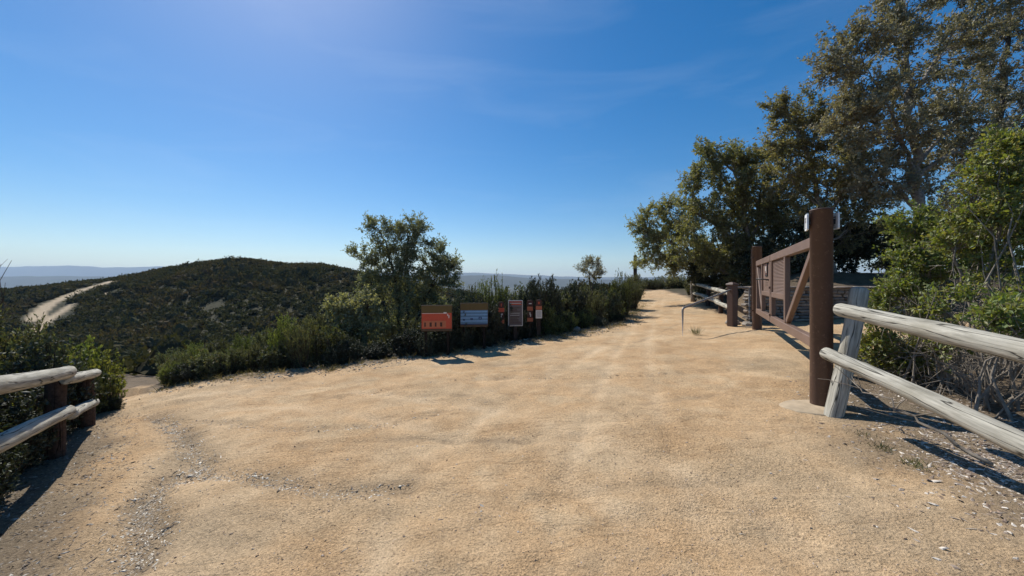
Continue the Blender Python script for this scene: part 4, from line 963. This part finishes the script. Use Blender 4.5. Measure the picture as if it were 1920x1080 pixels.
def post_sign(name, label, px, pyb, pytop, plates, wpx=11, rz=R(6)):
    (x, y), z0 = place(px, pyb, rz); s = y/F; o = empty(name, (x, y, z0), rz); zt = EYE-(pytop-HZ)*s-z0
    g = Geo(); bbox(g, (0, .06, zt/2-.1), (.10, .09, zt+.2), .006); g.obj('post', M_POST_DARK, o)
    for nm, m, p0, p1, wd_, marks in plates:
        za, zb = EYE-(p0-HZ)*s-z0, EYE-(p1-HZ)*s-z0; w = wd_*s
        g = Geo(); bbox(g, (0, .008, (za+zb)/2), (w, .008, za-zb), .002); pl = g.obj(nm, m, o)
        for mm, fx0, fx1, f0, f1 in marks:
            g = Geo(); box(g, ((fx0+fx1)/2*w-w/2, .0025, za-(f0+f1)/2*(za-zb)), ((fx1-fx0)*w, .003, (f1-f0)*(za-zb))); g.obj('print', mm, pl)
    return tag(o, label, 'sign')
hik = [(M_SGN_CREAM, .42, .56, .25, .8), (M_SGN_CREAM, .56, .72, .18, .4)]
hik2 = [(M_SGN_CREAM, .40, .55, .2, .55), (M_SGN_CREAM, .50, .66, .45, .85)]
dog = [(M_SGN_CREAM, .3, .75, .45, .6)]
post_sign('trail_sign', 'short dark post with two small red-lettered pictogram signs left of the notice board', 940, 643, 566, [('pictogram_plate', M_SGN_BROWN, 567, 577, 10, [(M_SGN_RED, .4, .6, .2, .8)]), ('red_plate', M_SGN_RED, 577.4, 585, 11, []), ('pictogram_plate', M_SGN_BROWN, 585.4, 599, 11, hik), ('red_plate', M_SGN_ORANGE, 599.4, 607, 11, [(M_SGN_RED, .1, .9, .4, .55)])])
txt = [(M_SGN_RED, .04, .96, .02, .06), (M_SGN_CREAM, .1, .9, .085, .105), (M_SGN_RED, .04, .96, .115, .16)]
_r = random.Random(2)
for k in range(17):
    v = .24+.042*k; txt.append((M_SGN_CREAM if k in (6, 8) else M_SGN_FRAME if k % 3 else M_SGN_BROWN, .1, _r.uniform(.6, .92), v, v+(.012 if k in (6, 8) else .02)))
post_sign('notice_board', 'tall grey notice board with white border and red header', 966.5, 640, 570, [('border', M_SGN_CREAM, 563, 611.5, 27.5, [])], 27)
# the dark field sits proud of its white border
nb = [o for o in COL.objects if o.name.startswith('notice_board')][0]
(x, y), z0 = place(966.5, 640, 0); s = y/F; za, zb = EYE-(564.3-HZ)*s-z0, EYE-(610.2-HZ)*s-z0; w = 25.2*s
g = Geo(); box(g, (0, .0, (za+zb)/2), (w, .004, za-zb)); fld = g.obj('text_field', M_SGN_GREY, nb)
for mm, a0, a1, f0, f1 in txt:
    g = Geo(); box(g, ((a0+a1)/2*w-w/2, -.0035, za-(f0+f1)/2*(za-zb)), ((a1-a0)*w, .003, (f1-f0)*(za-zb))); g.obj('printed_line', mm, fld)
post_sign('trail_sign', 'dark post with two hiker pictogram signs right of the notice board', 994, 635, 563, [('pictogram_plate', M_SGN_BROWN, 563.5, 574.5, 11.5, dog), ('red_plate', M_SGN_ORANGE, 575, 582.5, 11, [(M_SGN_RED, .1, .9, .5, .65)]), ('pictogram_plate', M_SGN_BROWN, 583, 595.5, 10.5, hik2), ('red_plate', M_SGN_ORANGE, 596, 603, 11, [(M_SGN_RED, .1, .9, .2, .3)])])
post_sign('trail_sign', 'dark post with brown and orange plates and a white paper notice', 1010.5, 634, 562, [('pictogram_plate', M_SGN_BROWN, 562.5, 573.5, 10.5, [(M_SGN_RED, .35, .65, .3, .7)]), ('red_plate', M_SGN_ORANGE, 574, 580.8, 11.5, [(M_SGN_RED, .1, .9, .45, .6)]), ('paper_notice', M_SGN_CREAM, 581.5, 597, 12, [(M_SGN_GREY, .15, .85, .15+.12*k, .18+.12*k) for k in range(6)])])
(x, y), z0 = place(683, 672, 0); s = y/F; o = empty('marker_post', (x, y, z0)); zt = EYE-(626-HZ)*s-z0
g = Geo(); bbox(g, (0, 0, zt/2-.1), (.075, .02, zt+.2), .004); g.obj('stake', M_POST_GREY, o); g = Geo(); bbox(g, (0, -.014, zt-.07), (.07, .004, .11), .001); g.obj('decal', M_SGN_GREY, o)
tag(o, 'slim grey marker post at the path edge in front of the bushes', 'post')

# ------------------------------------------------------------------ loose things on the ground: chips, grit, rocks, tufts
def chips(name, label, pts, L, Wd, m, rng, hgt=.35, tilt=.25):
    pts = pts[rng.random(len(pts)) < .8 + 1.3*vnoise(pts[:, 0]*3.1, pts[:, 1]*3.1)]
    n = len(pts); z = terrain(pts[:, 0], pts[:, 1]); an = rng.uniform(0, 2*np.pi, n); l = L*rng.lognormal(0, .45, n); w = Wd*rng.lognormal(0, .4, n)
    d = np.stack([np.cos(an), np.sin(an), rng.normal(0, tilt, n)], 1); s = np.stack([-np.sin(an), np.cos(an), rng.normal(0, tilt, n)], 1)
    c = np.stack([pts[:, 0], pts[:, 1], z - .001], 1); j = lambda: rng.uniform(.6, 1.2, (n, 1))
    h = (w*hgt)[:, None]*np.array([0, 0, 1.0]); l, w = l[:, None]/2, w[:, None]/2
    lo = [c+d*l*j(), c+s*w*j(), c-d*l*j(), c-s*w*j()]
    k = .62; hi = [c*(1-k)+p*k+h for p in lo]
    V = np.stack(lo+hi, 1).reshape(-1, 3); o = np.arange(n)[:, None]*8
    q = np.concatenate([o+np.array([i, (i+1) % 4, 4+(i+1) % 4, 4+i]) for i in range(4)] + [o+np.array([4, 5, 6, 7])], 0)
    ob = Geo().add(V, q).obj(name, m); return tag(ob, label, 'litter', None, 'stuff')
def along(P, n, sig, rng):
    P = np.asarray(P); sl = np.linalg.norm(np.diff(P, axis=0), axis=1); cs = np.concatenate([[0], np.cumsum(sl)]); u = rng.uniform(0, cs[-1], n)
    return np.stack([np.interp(u, cs, P[:, 0]), np.interp(u, cs, P[:, 1])], 1) + rng.normal(0, 1, (n, 2))*sig
rg = np.random.default_rng(501)
pts = np.concatenate([along(CHANNELS[0][0], 4200, .075, rg), along(CHANNELS[1][0], 900, .055, rg), along(CHANNELS[2][0], 450, .05, rg), along(CHANNELS[3][0], 300, .06, rg), along(CHANNELS[6][0], 250, .15, rg)])
chips('channel_litter', 'grey bark chips and twigs washed into the runoff channels', pts, .034, .011, M_CHIP, rg, .16)
pts = np.concatenate([along(LIT_LEFT, 5200, .34, rg), along([(-2.9,1.9),(-2.2,1.5),(-1.7,1.0)], 500, .3, rg)])
chips('fence_litter', 'leaf litter and bark strips along the left fence', pts, .042, .013, M_CHIP, rg, .16)
pts = np.concatenate([along([(3.75,3.3),(3.5,2.5),(3.2,1.8)], 2600, .26, rg), along([(4.4,4.6),(4.3,3.4),(4.2,2.6),(4.0,1.8)], 4200, .45, rg), along([(3.4,3.6),(3.0,2.6),(2.7,1.8)], 260, .35, rg)])
chips('shrub_litter', 'dry leaves and bark flakes under the right fence and shrubs', pts, .042, .020, M_CHIP, rg, .14, .22)
n = 18000; rr2 = 1.2*np.exp(rg.uniform(0, math.log(12), n)); th = rg.uniform(R(-60), R(60), n); pts = np.stack([rr2*np.sin(th), rr2*np.cos(th)], 1)
pts = pts[inside(pts[:, 0], pts[:, 1], DIRT)]
chips('granite_grit', 'loose granite grit scattered over the path surface', pts, .011, .008, M_GRIT, rg, .3)
n = 1300; rr2 = 1.3*np.exp(rg.uniform(0, math.log(9), n)); th = rg.uniform(R(-58), R(58), n); pts = np.stack([rr2*np.sin(th), rr2*np.cos(th)], 1)
pts = pts[inside(pts[:, 0], pts[:, 1], DIRT)]
chips('pale_chips', 'pale wood chips dotted over the path surface', pts, .030, .013, M_CHIP, rg, .14)
edge = [p for p in DIRT[12:22]]
pts = along(edge, 2600, .28, rg); chips('edge_litter', 'dark leaf litter along the foot of the bushes by the signs', pts, .06, .03, M_CHIP, rg, .25, .4)
def rock(label, x, y, s, seed):
    rgk = np.random.default_rng(seed); v = ICV*(1+rgk.normal(0, .13, (len(ICV), 1)))*[s, s*.75, s*.55]; g = Geo().add(v, None, ICF); o = g.obj('rock', M_ROCK); o.location = (x, y, groundz(x, y)+s*.2); o.rotation_euler = (0, 0, seed)
    tag(o, label, 'rock', 'loose rocks')
p = G(1083, 622); rock('pale angular rock at the foot of the bushes right of the signs', p[0], p[1]+.15, .17, 1)
p = G(1400, 603); rock('rounded rock at the base of the bent pipe rail', 6.75, 11.0, .16, 2)
rock('rock lying between the capped post and the pipe rail', 6.6, 11.5, .2, 3)
def tuft(label, px, py, h, n_, m, seed):
    x, y = G(px, py); rgk = np.random.default_rng(seed); g = Geo(); an = rgk.uniform(0, 6.28, n_); p = np.stack([.05*rgk.normal(size=n_), .05*rgk.normal(size=n_), np.zeros(n_)-.01], 1)
    d = unit(np.stack([np.cos(an)*.5, np.sin(an)*.5, rgk.uniform(.4, 1.2, n_)], 1)); leaves(g, p, d, h*rgk.uniform(.5, 1.1, n_), .006, rgk)
    o = g.obj('grass_tuft', m); o.location = (x, y, groundz(x, y)); tag(o, label, 'grass', 'small tufts by the right fence')
tuft('tiny green tuft on bare soil in front of the right fence', 1652, 840, .07, 60, M_CHAM, 1)
tuft('green sprig among bark flakes near the right fence', 1715, 872, .08, 70, M_CHAM, 2)
tuft('dark weed tuft beside the concrete footing', 1622, 818, .05, 40, M_CHAM, 3)
tuft('weed tuft added in place of a thin shadow at the foot of the sloping handrail', 1305, 628, .3, 90, M_CHAM, 4)  # tuft added where a comb of thin shadow falls

rg = np.random.default_rng(909); g = Geo(); P = along(DIRT[12:24], 420, .22, rg)
for x_, y_ in P:
    n_ = 14; an = rg.uniform(0, 6.28, n_); p = np.stack([x_+.04*rg.normal(size=n_), y_+.04*rg.normal(size=n_), np.full(n_, 0.)], 1); p[:, 2] = terrain(p[:, 0], p[:, 1])-.01
    d = unit(np.stack([np.cos(an)*.7, np.sin(an)*.7, rg.uniform(.2, 1.1, n_)], 1)); leaves(g, p, d, rg.uniform(.06, .26)*rg.uniform(.5, 1.1, n_), .008, rg)
M_DRY = leaf_mat('dry_grass', [(.10, .11, .04), (.26, .21, .11), (.36, .29, .16)], .35, .7, .02)
tag(g.obj('edge_weeds', M_DRY), 'dry weeds and grass blades straggling along the foot of the bushes', 'grass', None, 'stuff')

# ------------------------------------------------------------------ haze
g = Geo(); box(g, (0, 0, 160), (26000, 26000, 420)); hz = g.obj('haze', None); tag(hz, 'pale haze in the air over the valley', 'haze', None, 'stuff')
m = bpy.data.materials.new('haze'); m.use_nodes = True; nt = m.node_tree; nt.nodes.clear(); out = N(nt, 'ShaderNodeOutputMaterial')
pv = N(nt, 'ShaderNodeVolumePrincipled'); pv.inputs['Color'].default_value = (.60, .78, 1.0, 1); pv.inputs['Density'].default_value = 0.95e-4; pv.inputs['Anisotropy'].default_value = .2
nt.links.new(pv.outputs[0], out.inputs['Volume']); hz.data.materials.append(m)
